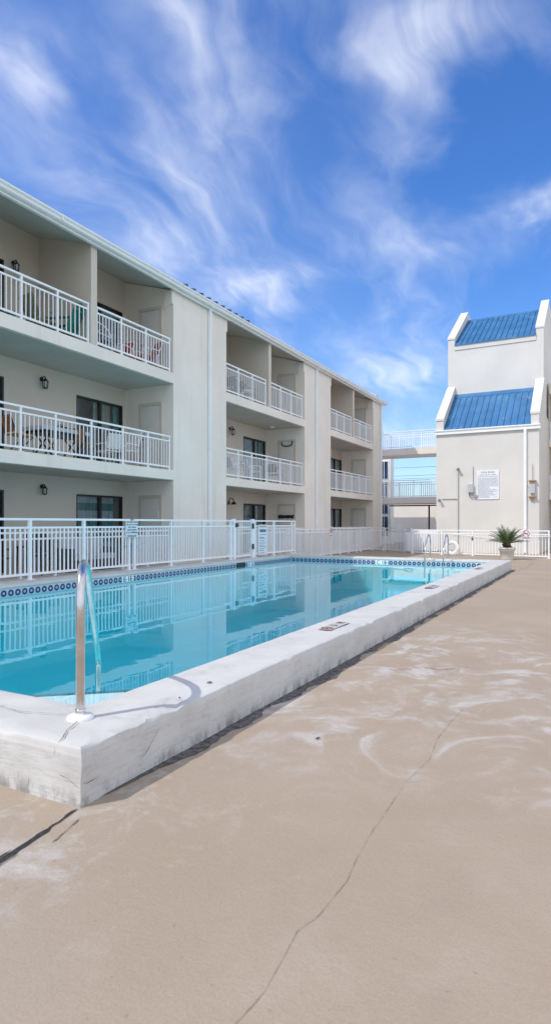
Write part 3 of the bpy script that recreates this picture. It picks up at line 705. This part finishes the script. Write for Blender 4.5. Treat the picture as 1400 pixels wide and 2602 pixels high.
# ------------------------------------------------------------------ footbridge between motel and tower
br=thing('footbridge','two level concrete footbridge joining the motel to the stair tower','bridge',(-9.2,37,0))
for zb,zt in ((S2-.08,3.02),(S3+.02,6.10)):
    o=MB().box(-12.6+9.2,0,zb,TX0+9.2-.003,2.0,zt).build('deck_slab',M['wall'],br)
BG='white footbridge railings'
railing('bridge_railing','front railing on the upper level of the footbridge','railing',BG,(-12.5,37.08),(TX0-.02,37.08),6.10,1.10,[1.1,2.55,4.0,5.4],.125,.022,.05)
railing('bridge_railing','rear railing on the upper level of the footbridge','railing',BG,(-12.5,38.92),(TX0-.02,38.92),6.10,1.10,[1.1,2.55,4.0,5.4],.125,.022,.05)
railing('bridge_railing','front railing on the lower level of the footbridge','railing',BG,(-12.5,37.08),(TX0-.02,37.08),3.02,1.10,[1.1,2.55,4.0,5.4],.125,.022,.05)
railing('bridge_railing','rear railing on the lower level of the footbridge','railing',BG,(-12.5,38.92),(TX0-.02,38.92),3.02,1.10,[1.1,2.55,4.0,5.4],.125,.022,.05)
pf=thing('passage_frame','black metal frame across the passage under the footbridge','gate frame',(-9.3,38.2,0))
MB().box(-2.6,-.04,2.52,2.28,.04,2.60).build('crossbar',M['black'],pf)
MB().box(-.02,-.045,0,.07,.045,2.52).build('post',M['black'],pf)
MB().box(2.2,-.03,0,2.26,.03,2.52).build('post',M['black'],pf)
nb=thing('boundary_wall','plain grey white wall beyond the passage under the footbridge','wall',(-6,45,0))
MB().box(-8.5,0,0,8,.25,2.95).box(-2.2,-.1,0,-1.9,-.002,2.95).build('wall_face',M['wall'],nb)
pv=thing('glazed_pavilion','white framed corner of a building with dark blue glazing behind the footbridge','building',(-14.2,41,0))
MB().box(-2,0,0,1.56,.8,6.45).build('wall',M['trim'],pv)
for z0,z1 in ((.55,1.9),(2.1,2.75),(3.0,4.3),(4.55,5.75)):
    o=MB().box(.80,-.04,z0-.04,1.42,-.003,z1+.04).build('window',M['trim'],pv)
    MB().box(.85,-.05,z0,1.37,-.041,z1).build('pane',M['blueglass'],o)
    MB().box(1.09,-.06,z0,1.13,-.051,z1).build('mullion',M['trim'],o)
for i,(z,lab) in enumerate(((9.0,'highest thin power line in the gap below the upper footbridge'),(7.9,'middle thin power line in the gap below the upper footbridge'),(7.5,'lowest thin power line in the gap below the upper footbridge'))):
    pts=[(-45+j*4,80,z+.0012*(j-10)**2-.1) for j in range(20)]
    tag(MB().tube(pts,.022,5).build('power_line',M['cable']),lab,'cable','power lines beyond the motel')
# wing to the right of the tower
wg=thing('motel_wing','motel wing with stacked balconies to the right of the stair tower','building',(-2,36.6,0))
MB().box(-.28,2,0,9,2.3,9.2).box(8.7,0,0,9,2,9.2).build('wall',M['wall'],wg)
for zb,zt in ((S2,Z2),(S3,Z3),(8.6,9.2)): MB().box(-.28,0,zb,8.7,1.998,zt).build('slab',M['wall'],wg)
for z in (0,Z2,Z3): MB().box(.3,1.95,z+.02,1.3,1.998,z+2.1).build('door',M['bronze'],wg)
railing('balcony_railing','top floor railing of the wing right of the stair tower','railing',RG,(-2.25,36.66),(6.6,36.66),Z3,1.05,[.04,1.2,2.4,3.6,4.8,6.0,7.2,8.4],.125)
railing('balcony_railing','second floor railing of the wing right of the stair tower','railing',RG,(-2.25,36.66),(6.6,36.66),Z2,1.05,[.04,1.2,2.4,3.6,4.8,6.0,7.2,8.4],.125)
# ------------------------------------------------------------------ signs
sg=thing('swim_diaper_sign','pale notice about children and swim diapers hung on the pool fence','sign',(PFX+.05,11.26,1.285),R(90))
MB().box(-.215,-.006,-.20,.215,.006,.20).build('board',M['signblue'],sg)
mb=MB(); FM2=lambda x,z: Matrix.Translation((x,-.0075,z))@Matrix.Rotation(R(90),4,'X')
for k,(tx,s) in enumerate((("CHILDREN UNDER",.05),("THE AGE OF 4 YEARS",.045),("MUST WEAR",.05),("SWIM DIAPERS",.05),("LITTLE SWIMMERS",.05))): text_mb(mb,tx,s,FM2(0,.165-k*.063))
for z in (-.155,-.18): text_mb(mb,"BY THE BOARD OF HEALTH",.026,FM2(0,z))
mb.build('lettering',M['ink'],sg)
s2=thing('rules_sign','tall pale rules panel with red heading on the pool fence right of the gate','sign',(PFX+.05,17.74,.86),R(90))
MB().box(-.30,-.006,-.50,.30,.006,.52).build('board',M['signblue'],s2)
mb=MB(); text_mb(mb,"POOL RULES",.085,FM2(0,.455)); mb.build('heading',M['inkred'],s2)
mb=MB().box(-.22,-.008,.27,.22,-.0065,.36)
for z in (.18,.09,.06,-.02,-.10,-.17,-.22,-.29,-.35,-.43): mb.box(-.24,-.008,z-.008,-.24+.3+.17*random.random(),-.0065,z+.008)
mb.build('small_print',M['inkgrey'],s2)
def nosmoke(label,loc,rz,w,h,cap):
    th=thing('no_smoking_sign',label,'sign',loc,rz,'no smoking signs on the fences')
    MB().box(-w/2,-.005,-h/2,w/2,.005,h/2).build('board',M['sign'],th)
    cz=.04; r=w*.36
    MB().tube([(r*math.cos(k*math.pi/12),-.008,cz+r*math.sin(k*math.pi/12)) for k in range(24)],w*.035,6,0,True).bar((-r*.7,-.010,cz+r*.7),(r*.7,-.010,cz-r*.7),.005,w*.07).build('red_circle',M['inkred'],th)
    MB().box(-r*.65,-.0085,cz-.02,r*.45,-.006,cz+.012).box(r*.48,-.0085,cz-.02,r*.62,-.006,cz+.012).bar((r*.5,-.008,cz+.02),(r*.62,-.008,cz+r*.5),.004,.012).build('cigarette',M['ink'],th)
    mb=MB(); text_mb(mb,"NO SMOKING",w*.14,Matrix.Translation((0,-.007,-h/2+.045))@Matrix.Rotation(R(90),4,'X')); mb.build('lettering',M['ink'],th)
nosmoke('white no smoking sign on the long fence right of the palm planter',(-2.52,26.72,.96),R(-13.8),.36,.40,1)
nosmoke('small no smoking sign on the walkway fence by the motel wall',(-10.33,24.76,1.06),R(90),.32,.42,1)
# ------------------------------------------------------------------ things on the far deck
lr=thing('life_ring','white life ring leaning on the fence behind the pool ladder','life ring',(-5.62,27.33,.33),R(-13.8))
o=MB().tube([(.25*math.cos(k*math.pi/16),0,.25*math.sin(k*math.pi/16)) for k in range(32)],.085,12,0,True).build('ring',M['pvc'],lr); o.scale=(1,.75,1)
mb=MB()
for k in range(4):
    t=math.pi/4+k*math.pi/2; mb.tube([(.34*math.cos(t+.7*u-.35),-.03+.0*u,.34*math.sin(t+.7*u-.35)) for u in [i/6 for i in range(7)]],.008,6)
mb.build('grab_line',M['rail'],lr)
rp=MB(); pts=bez([(-5.60,27.46,.93),(-4.9,27.29,.88),(-4.2,27.11,.82),(-3.4,26.92,.82),(-2.6,26.72,.86),(-1.62,26.48,.90)],8)
rp.tube(pts,.013,7)
for p in pts[::2]: rp.lathe([(0,-.03),(.024,-.02),(.024,.02),(0,.03)],c=tuple(p),n=8)
tag(rp.build('float_rope',M['pvc']),'white float rope strung along the long fence behind the palm','rope')
tag(MB().lathe([(0,-.05),(.045,-.02),(.045,.02),(0,.05)],c=(-4.75,27.28,.74),n=10).tube([(-4.75,27.27,.78),(-4.75,27.27,.88)],.008,5).build('rope_hook',M['black']),'small black hook hanging below the float rope','hook')
ec=thing('equipment_cabinet','white louvred equipment cabinet behind the fence left of the life ring','cabinet',(-7.2,29.2,0))
mb=MB().prism([(-.66,.12),(.62,.12),(.64,.85),(.60,1.02),(.50,1.10),(-.66,1.10)],'y',-.4,.4); mb.build('casing',M['pvc'],ec)
mb=MB()
for i in range(9): mb.box(-.56+i*.125,-.425,.24,-.48+i*.125,-.402,1.0)
mb.build('louver',M['sign'],ec); MB().box(-.6,-.36,0,.56,.36,.12).build('plinth',M['concrete'],ec)
pl=thing('potted_palm','sago palm in a round pale planter before the far fence','plant',(-3.07,25.16,0))
MB().lathe([(0,.0),(.225,.0),(.232,.02),(.262,.33),(.285,.335),(.29,.36),(.298,.40),(.32,.405),(.328,.44),(.322,.475),(.30,.48),(.285,.47),(.28,.42)],n=36).build('planter',M['ceram'],pl)
MB().lathe([(.282,.43),(.1,.445),(0,.45)],n=24).build('soil',M['soil'],pl)
mb=MB().lathe([(.11,.43),(.15,.48),(.155,.56),(.12,.64),(.05,.69),(0,.70)],n=14)
for k in range(40):
    t=k*2.4; z=.46+.2*((k*.618)%1); r=.145-.05*max(0,(z-.56)/.1); mb.bar((r*math.cos(t),r*math.sin(t),z),((r+.04)*math.cos(t),(r+.04)*math.sin(t),z+.05),.03,.02)
mb.build('trunk',M['trunk'],pl)
rr=random.Random(5)
for k in range(44):
    t=k*2.39996+rr.uniform(-.2,.2); el=R(10+66*(k/44)+rr.uniform(-6,6)); L=rr.uniform(.62,.80); mb=MB(); pts=[]
    for i in range(13):
        u=i/12; a=el-u*u*R(24); pts.append((u,a))
    x=z=0; P=[]
    for i,(u,a) in enumerate(pts):
        P.append(Vector((.05+x,0,z))); x+=L/12*math.cos(a); z+=L/12*math.sin(a)
    mb.tube(P,[.010*(1-.7*i/12) for i in range(13)],5)
    for i in range(2,13):
        for q in (0,.5):
            if i==12 and q: continue
            p=P[i].lerp(P[min(i+1,12)],q); d=(P[min(i+1,12)]-P[i-1]).normalized()
            ll=.15*math.sin(math.pi*min(1,(i+q)/13*.9+.12))+.02
            for s_ in (-1,1):
                tip=p+d*ll*.62+Vector((0,s_*ll*.78,ll*.30)); wv=d*.0125
                mb.add([p-wv,p+wv,tip],[(0,1,2)])
    o=mb.build('frond',M['frond'],pl); o.location=(0,0,.63); o.rotation_euler=(0,0,t)
# ------------------------------------------------------------------ furniture
def chair(name,label,loc,rz,frame,fabric,w=.52,seat=.42,back=.92,rec=.16,arms=True,group=None,round_back=False,cross=False):
    th=thing(name,label,'chair',loc,rz,group); r=.014
    MB().prism([(-.22,seat+.02),(.24,seat),(.24,seat+.03),(-.22,seat+.05)],'y',-w/2+.02,w/2-.02).build('seat',fabric,th)
    bx=-.24; tx=-.24-rec
    if round_back:
        mb=MB()
        pts=[(tx+rec*.2,-w/2,seat+.1)]+[(tx,-w/2*math.cos(math.pi*k/10),seat+.28+(back-seat-.28)*math.sin(math.pi*k/10)) for k in range(11)]+[(tx+rec*.2,w/2,seat+.1)]
        vs=[p for p in pts]; mb.add(vs+[(p[0]-.03,p[1],p[2]) for p in vs],[tuple(range(len(vs))),tuple(range(2*len(vs)-1,len(vs)-1,-1))]+[(i,i+len(vs),i+1+len(vs),i+1) for i in range(len(vs)-1)])
        mb.build('backrest',fabric,th)
    else:
        MB().prism([(bx,seat+.08),(tx,back),(tx-.025,back),(bx-.025,seat+.08)],'y',-w/2+.03,w/2-.03).build('backrest',fabric,th)
    for s_ in (-1,1):
        y=s_*(w/2)
        MB().tube([(.22,y,0),(.22,y,seat+.2 if arms else seat+.02)],r,7).build('leg',frame,th)
        if cross: MB().tube([(-.25,y,0),(.22,y,seat)],r,7).build('leg',frame,th)
        else: MB().tube([(-.26,y,0),(-.22,y,seat)],r,7).build('leg',frame,th)
        MB().tube([(bx+.02,y,seat),(tx,y,back+.01)],r,7).build('back_post',frame,th)
        if arms: MB().tube(bez([(.23,y,seat+.18),(.2,y,seat+.22),(-.1,y,seat+.23),(-.30,y,seat+.2)],4),r*1.1,7).build('armrest',frame,th)
    MB().tube([(tx,-w/2,back),(tx,w/2,back)],r,7).build('top_bar',frame,th)
    return th
def adirondack(label,loc,rz,mat):
    th=thing('resin_chair',label,'chair',loc,rz,'teal resin chairs')
    MB().prism([(-.25,.24),(.28,.36),(.28,.40),(-.25,.28)],'y',-.27,.27).build('seat',mat,th)
    bk=MB()
    for i in range(5): 
        y=-.24+i*.12; h=.92+.07*(1-abs(i-2)/2); bk.prism([(-.24,.28),(-.52,h),(-.545,h),(-.265,.28)],'y',y-.052,y+.052)
    bk.bar((-.50,-.28,.78),(-.50,.28,.78),.05,.06)
    bk.build('backrest',mat,th)
    for s_ in (-1,1):
        MB().box(-.42,s_*.30-.06,.54,.30,s_*.30+.06,.565).build('armrest',mat,th)
        MB().box(.20,s_*.31-.05,0,.28,s_*.31+.02,.539).build('leg',mat,th)
        MB().prism([(-.46,0),(-.38,0),(.2,.30),(.2,.36)],'y',s_*.28-.02,s_*.28+.02).build('leg',mat,th)
    return th
# top floor, nearest bay
chair('sling_chair','sage green sling chair on the left top floor balcony',(-12.1,10.55,Z3),R(80),M['green'],M['green'],w=.62,seat=.40,back=.98,rec=.22)
adirondack('teal resin chair on the top floor beside the dividing wall',(-11.95,11.0,Z3),R(200),M['teal'])
adirondack('low teal resin chair on the top floor left of the sage green chair',(-12.5,9.95,Z3-.12),R(20),M['teal'])
chair('red_chair','red chair with white frame in the right corner of the top floor balcony',(-11.95,14.25,Z3),R(-110),M['rail'],M['red'],w=.56,back=.98,rec=.2,group='red chairs on the top balcony')
chair('red_chair','red chair with white frame below the rail beside the sliding door',(-12.3,13.45,Z3-.05),R(-80),M['rail'],M['red'],w=.56,back=.88,group='red chairs on the top balcony')
fs=thing('footstool','low red footstool with white frame between the two red chairs','stool',(-11.95,13.75,Z3))
MB().box(-.2,-.2,.26,.2,.2,.31).build('cushion',M['red'],fs)
for x in (-.18,.18):
    for y in (-.18,.18): MB().tube([(x,y,0),(x,y,.26)],.013,6).build('leg',M['rail'],fs)
wc=thing('white_lounge','curved white tube lounge with blue seat beside the dividing wall','lounge',(-12.0,12.0,Z3))
mb=MB()
for x in (-.28,.28): mb.tube(bez([(x,.55,0),(x,.56,.35),(x,.48,.62),(x,.2,.78),(x,-.35,.84)],6),.018,8)
for y,z in ((.54,.45),(.33,.72),(-.1,.81)): mb.tube([(-.28,y,z),(.28,y,z)],.014,6)
mb.tube([(.28,-.35,.58),(.28,.5,.52)],.014,6); mb.tube([(.28,-.35,.3),(.28,.55,.25)],.014,6)
mb.build('frame',M['rail'],wc); MB().box(-.26,-.35,.36,.26,.45,.42).build('seat',simple('navy_sling',(.03,.04,.12),.7),wc)
# second floor, nearest bay
tb=thing('folding_table','table with thick white top and crossed black legs on the second floor balcony','table',(-12.05,10.95,Z2))
MB().box(-.42,-.78,.66,.42,.78,.75).build('tabletop',M['sheer'],tb); MB().box(-.36,-.70,.60,.36,.70,.659).build('apron',M['black'],tb)
for s_ in (-1,1):
    y=s_*.45
    for q in (-1,1): MB().bar((q*.34,y+s_*.0+q*.05,0),(-q*.30,y+q*.05,.60),.03).build('leg',M['black'],tb)
    MB().bar((.3,y-.25,0),(.3,y+.25,.6),.03).build('leg',M['black'],tb); MB().bar((.3,y+.25,0),(.3,y-.25,.6),.03).build('leg',M['black'],tb)
gl=thing('grill_plate','black tray with a handle lying on the white balcony table','tray',(-12.15,11.15,Z2+.751))
MB().box(-.2,-.42,0,.2,.42,.05).prism([(-.2,.05),(.2,.05),(.12,.12),(-.12,.12)],'y',-.12,.12).build('tray',M['black'],gl); MB().tube(bez([(0,-.08,.10),(0,-.05,.17),(0,.05,.17),(0,.08,.10)],4),.012,6).build('handle',M['black'],gl)
chair('bistro_chair','bistro chair with orange wood back at the left end of the white table',(-12.0,9.78,Z2),R(85),M['black'],M['wood'],w=.42,seat=.44,back=.88,rec=.14,arms=False,cross=True,group='wood bistro chairs')
chair('bistro_chair','bistro chair with orange wood back in front of the white table',(-11.72,11.55,Z2),R(100),M['black'],M['wood'],w=.42,seat=.44,back=.80,rec=.1,arms=False,cross=True,group='wood bistro chairs')
chair('white_chair','white slatted chair by the sliding door on the second floor',(-12.3,13.0,Z2),R(170),M['rail'],M['pvc'],w=.5,back=.9,group='white chairs beside the second floor door')
chair('white_chair','white chair tipped back with its frame above the second floor railing',(-12.3,13.75,Z2),R(-95),M['rail'],M['pvc'],w=.5,seat=.5,back=1.18,rec=.2,group='white chairs beside the second floor door')
# ground floor, nearest bay
for (y,lab) in ((9.2,'dark patio chair behind the pool fence, leftmost on the ground floor patio'),(10.6,'dark patio chair behind the pool fence, nearer the striped curtain')):
    chair('patio_chair',lab,(-12.2,y,Z1),R(10 if y<10 else -20),M['black'],M['charcoal'],w=.6,back=1.0,group='dark patio chairs')
dt=thing('patio_table','small round dark patio table behind the pool fence on the ground floor','table',(-11.85,9.92,Z1))
MB().lathe([(0,.68),(.3,.68),(.3,.71),(0,.71)],n=24).build('tabletop',M['charcoal'],dt)
for k in range(4):
    t=math.pi/4+k*math.pi/2; MB().tube([(.28*math.cos(t),.28*math.sin(t),0),(.25*math.cos(t),.25*math.sin(t),.68)],.018,6).build('leg',M['black'],dt)
chair('patio_chair','dark patio chair with blue seat seen through the fence below the notice',(-12.0,13.85,Z1),R(100),M['black'],M['bluecush'],w=.6,seat=.44,back=.62,group='dark patio chairs')
sf=thing('patio_sofa','dark wicker patio sofa with grey cushions behind the pool fence under the striped curtain','sofa',(-12.1,11.95,Z1))
MB().box(-.40,-.85,.05,.40,.85,.30).box(-.42,-.85,.30,-.26,.85,.85).build('frame',M['charcoal'],sf)
for y in (-.86,.76): MB().box(-.40,y,.30,.40,y+.10,.60).build('armrest',M['charcoal'],sf)
for y in (-.74,.02): 
    MB().box(-.24,y,.302,.38,y+.72,.44).build('seat_cushion',M['greybox'],sf); MB().box(-.255,y,.445,-.12,y+.72,.84).build('back_cushion',M['greybox'],sf)
# middle bay
for (y,rz,lab) in ((19.35,95,'black round back chair on the top floor of the middle bay, left one'),(20.15,80,'black round back chair on the top floor of the middle bay, right one')):
    chair('round_chair',lab,(-11.95,y,Z3),R(rz),M['black'],M['charcoal'],w=.55,back=.86,round_back=True,group='black round back chairs')
wt=thing('patterned_table','small white lattice table between black round chairs','table',(-11.75,19.75,Z3))
MB().lathe([(0,.44),(.24,.44),(.24,.47),(0,.47)],n=20).build('tabletop',M['rail'],wt)
for k in range(4):
    t=k*math.pi/2; MB().tube([(.2*math.cos(t),.2*math.sin(t),0),(.2*math.cos(t),.2*math.sin(t),.44)],.014,6).build('leg',M['rail'],wt)
for (y,lab) in ((19.5,'white wrought iron chair on the second floor of the middle bay, left one'),(20.7,'white wrought iron chair on the second floor of the middle bay, right one')):
    chair('iron_chair',lab,(-12.0,y,Z2),R(60),M['rail'],M['sheer'],w=.55,back=.85,group='white iron chairs')
chair('round_chair','dark round back chair on the second floor of the middle bay near its storage door',(-12.0,22.6,Z2),R(95),M['black'],M['charcoal'],w=.55,back=.85,round_back=True,group='black round back chairs')
# fallen leaves
def leafm(s=.03):
    return MB().add([(0,0,.002),(s*.5,s*.45,.008),(s*1.3,s*.3,.012),(s*2,0,.003),(s*1.2,-s*.35,.009),(s*.4,-s*.3,.004)],[(0,1,2,3,4,5)])
for (loc,rz,lab,s) in (((-2.40,3.50,.305),.4,'dry leaf on the white pool rim near the rail shadow',.024),((-1.62,3.62,.003),1.0,'dry leaf on the tan deck beside the pool wall',.02),((-2.33,3.1,.305),2.0,'tiny dry leaf near the chipped edge of the pool rim',.014)):
    o=leafm(s).build('dry_leaf',M['leaf']); o.location=loc; o.rotation_euler=(0,0,rz); tag(o,lab,'leaf','fallen leaves')
# ------------------------------------------------------------------ sky, sun
EL,AZ=50.0,(-.55,-.835)
W=bpy.data.worlds.new('World'); bpy.context.scene.world=W; W.use_nodes=True
nt=W.node_tree; nt.nodes.clear()
class WT_(NT):
    def __init__(s,tree): s.t=tree; s.n=tree.nodes; s.out=s.n.new('ShaderNodeOutputWorld')
t=WT_(nt)
sky=t.node('ShaderNodeTexSky',sky_type='NISHITA'); sky.sun_disc=False; sky.sun_elevation=R(EL); sky.sun_rotation=math.atan2(AZ[0],AZ[1]); sky.air_density=1.0; sky.dust_density=.6; sky.ozone_density=2.5; sky.altitude=0
hs=t.node('ShaderNodeHueSaturation'); hs.inputs['Saturation'].default_value=1.37; hs.inputs['Hue'].default_value=.512; hs.inputs['Value'].default_value=1.06; t.link(sky.outputs[0],hs.inputs['Color'])
gen=t.node('ShaderNodeTexCoord').outputs['Generated']
X,Y,Z=t.sep(gen)
dn=t.math('ADD',t.math('MAXIMUM',Z,.0),.25)
cm=t.node('ShaderNodeCombineXYZ'); t.link(t.math('DIVIDE',X,dn),cm.inputs[0]); t.link(t.math('DIVIDE',Y,dn),cm.inputs[1]); P=cm.outputs[0]
warp=t.noise(P,2.2,3,.5,0,True)
wv=t.node('ShaderNodeVectorMath',operation='MULTIPLY_ADD'); t.link(warp,wv.inputs[0]); wv.inputs[1].default_value=(.34,.34,0); t.link(P,wv.inputs[2])
PW=wv.outputs[0]
wb=t.node('ShaderNodeVectorMath',operation='MULTIPLY_ADD'); t.link(t.noise(P,4.2,4,.6,.3,True),wb.inputs[0]); wb.inputs[1].default_value=(.22,.22,0)
wc=t.node('ShaderNodeVectorMath',operation='ADD'); t.link(P,wc.inputs[0]); wc.inputs[1].default_value=(-.11,-.11,0); t.link(wc.outputs[0],wb.inputs[2]); PB=wb.outputs[0]
n1=t.noise(t.mapping(PW,(1.6,.8,1),(0.3,.2,0),(0,0,R(-28))),2.3,6,.52,.35)
n2=t.noise(t.mapping(PW,(3.2,1.0,1),(4.3,1.2,0),(0,0,R(20))),4.2,5,.52,.4)
dens=t.math('ADD',t.math('MULTIPLY',n1,.72),t.math('MULTIPLY',n2,.28))
mod=t.math('ADD',t.math('MULTIPLY',n2,1.2),.35)
def blob(cx,cy,rx,ry,rot,amp):
    v=t.node('ShaderNodeMapping'); t.link(PB,v.inputs[0]); v.vector_type='TEXTURE'; v.inputs['Location'].default_value=(cx,cy,0); v.inputs['Rotation'].default_value=(0,0,R(rot)); v.inputs['Scale'].default_value=(rx,ry,1)
    l=t.node('ShaderNodeVectorMath',operation='LENGTH'); t.link(v.outputs[0],l.inputs[0])
    return t.math('MULTIPLY',t.ramp(l.outputs['Value'],0,1.15,1,0),t.math('MULTIPLY',mod,amp))
for bb in ((-.262,.925,.10,.15,-20,.20),(-.16,.88,.14,.08,10,.12),(-.79,.637,.08,.06,0,.13),(-.50,.76,.12,.14,10,.12),(-.72,.97,.30,.26,0,.10),(-.75,1.33,.20,.16,0,.20),(-.92,1.03,.18,.16,0,.08),(-.574,1.93,.25,.20,0,.24),(-.082,1.34,.07,.12,0,.24),(-.146,1.09,.12,.18,-10,-.34),(-.26,1.22,.14,.14,0,-.20),(-.35,1.5,.14,.2,0,-.03)):
    dens=t.math('ADD',dens,blob(*bb))
PXs,PYs,_=t.sep(P)
fill_bank=t.math('ADD',t.ramp(PXs,.03,.6,0,.34),t.ramp(PYs,.35,-.5,0,.22)); dens=t.math('ADD',dens,fill_bank)  # unseen bright clouds to the right and behind, added to fill the shaded facade
cov=t.ramp(dens,.395,1.07)
hz=t.math('ADD',t.ramp(Z,.0,.35,.13,0),t.math('ADD',.02,t.ramp(PXs,-.25,-.62,0,.03))); 
cl=t.math('MULTIPLY',cov,.86)
veil=t.math('ADD',cl,t.math('MULTIPLY',t.math('SUBTRACT',1,cl),hz),clamp=True)
skyc=t.mix(veil,hs.outputs[0],(6.5,6.6,6.8))
dk=t.node('ShaderNodeMix',data_type='RGBA',blend_type='MULTIPLY'); dk.inputs[0].default_value=1; t.link(skyc,dk.inputs[6])
lv=t.ramp(Z,.0,.34,0,1); t.link(t.mix(lv,(.62,.74,.90),(1,1,1)),dk.inputs[7]); skyc=dk.outputs[2]
bg=t.node('ShaderNodeBackground'); t.link(skyc,bg.inputs[0]); bg.inputs[1].default_value=.148; t.link(bg.outputs[0],t.out.inputs[0])
sun=bpy.data.lights.new('sun','SUN'); sun.energy=2.05; sun.angle=R(.53); sun.color=(1,.955,.88)
so=bpy.data.objects.new('sun',sun); C.objects.link(so)
dirv=Vector((AZ[0]*math.cos(R(EL)),AZ[1]*math.cos(R(EL)),math.sin(R(EL)))).normalized()
so.rotation_euler=dirv.to_track_quat('Z','Y').to_euler(); so.location=dirv*60
# ------------------------------------------------------------------ camera and render settings
cam=bpy.data.cameras.new('camera'); co=bpy.data.objects.new('camera',cam); C.objects.link(co)
co.location=(0,0,1.42); co.rotation_euler=(R(90),0,R(27.9))
cam.sensor_fit='AUTO'; cam.sensor_width=36; cam.lens=36*1534/2602; cam.shift_y=29/2602; cam.clip_start=.05; cam.clip_end=2000
sc=bpy.context.scene; sc.camera=co
sc.view_settings.view_transform='Standard'; sc.view_settings.look='None'; sc.view_settings.gamma=1; sc.view_settings.exposure=.43
sc.cycles.max_bounces=14; sc.cycles.diffuse_bounces=6; sc.cycles.glossy_bounces=6; sc.cycles.transparent_max_bounces=16; sc.cycles.sample_clamp_indirect=8
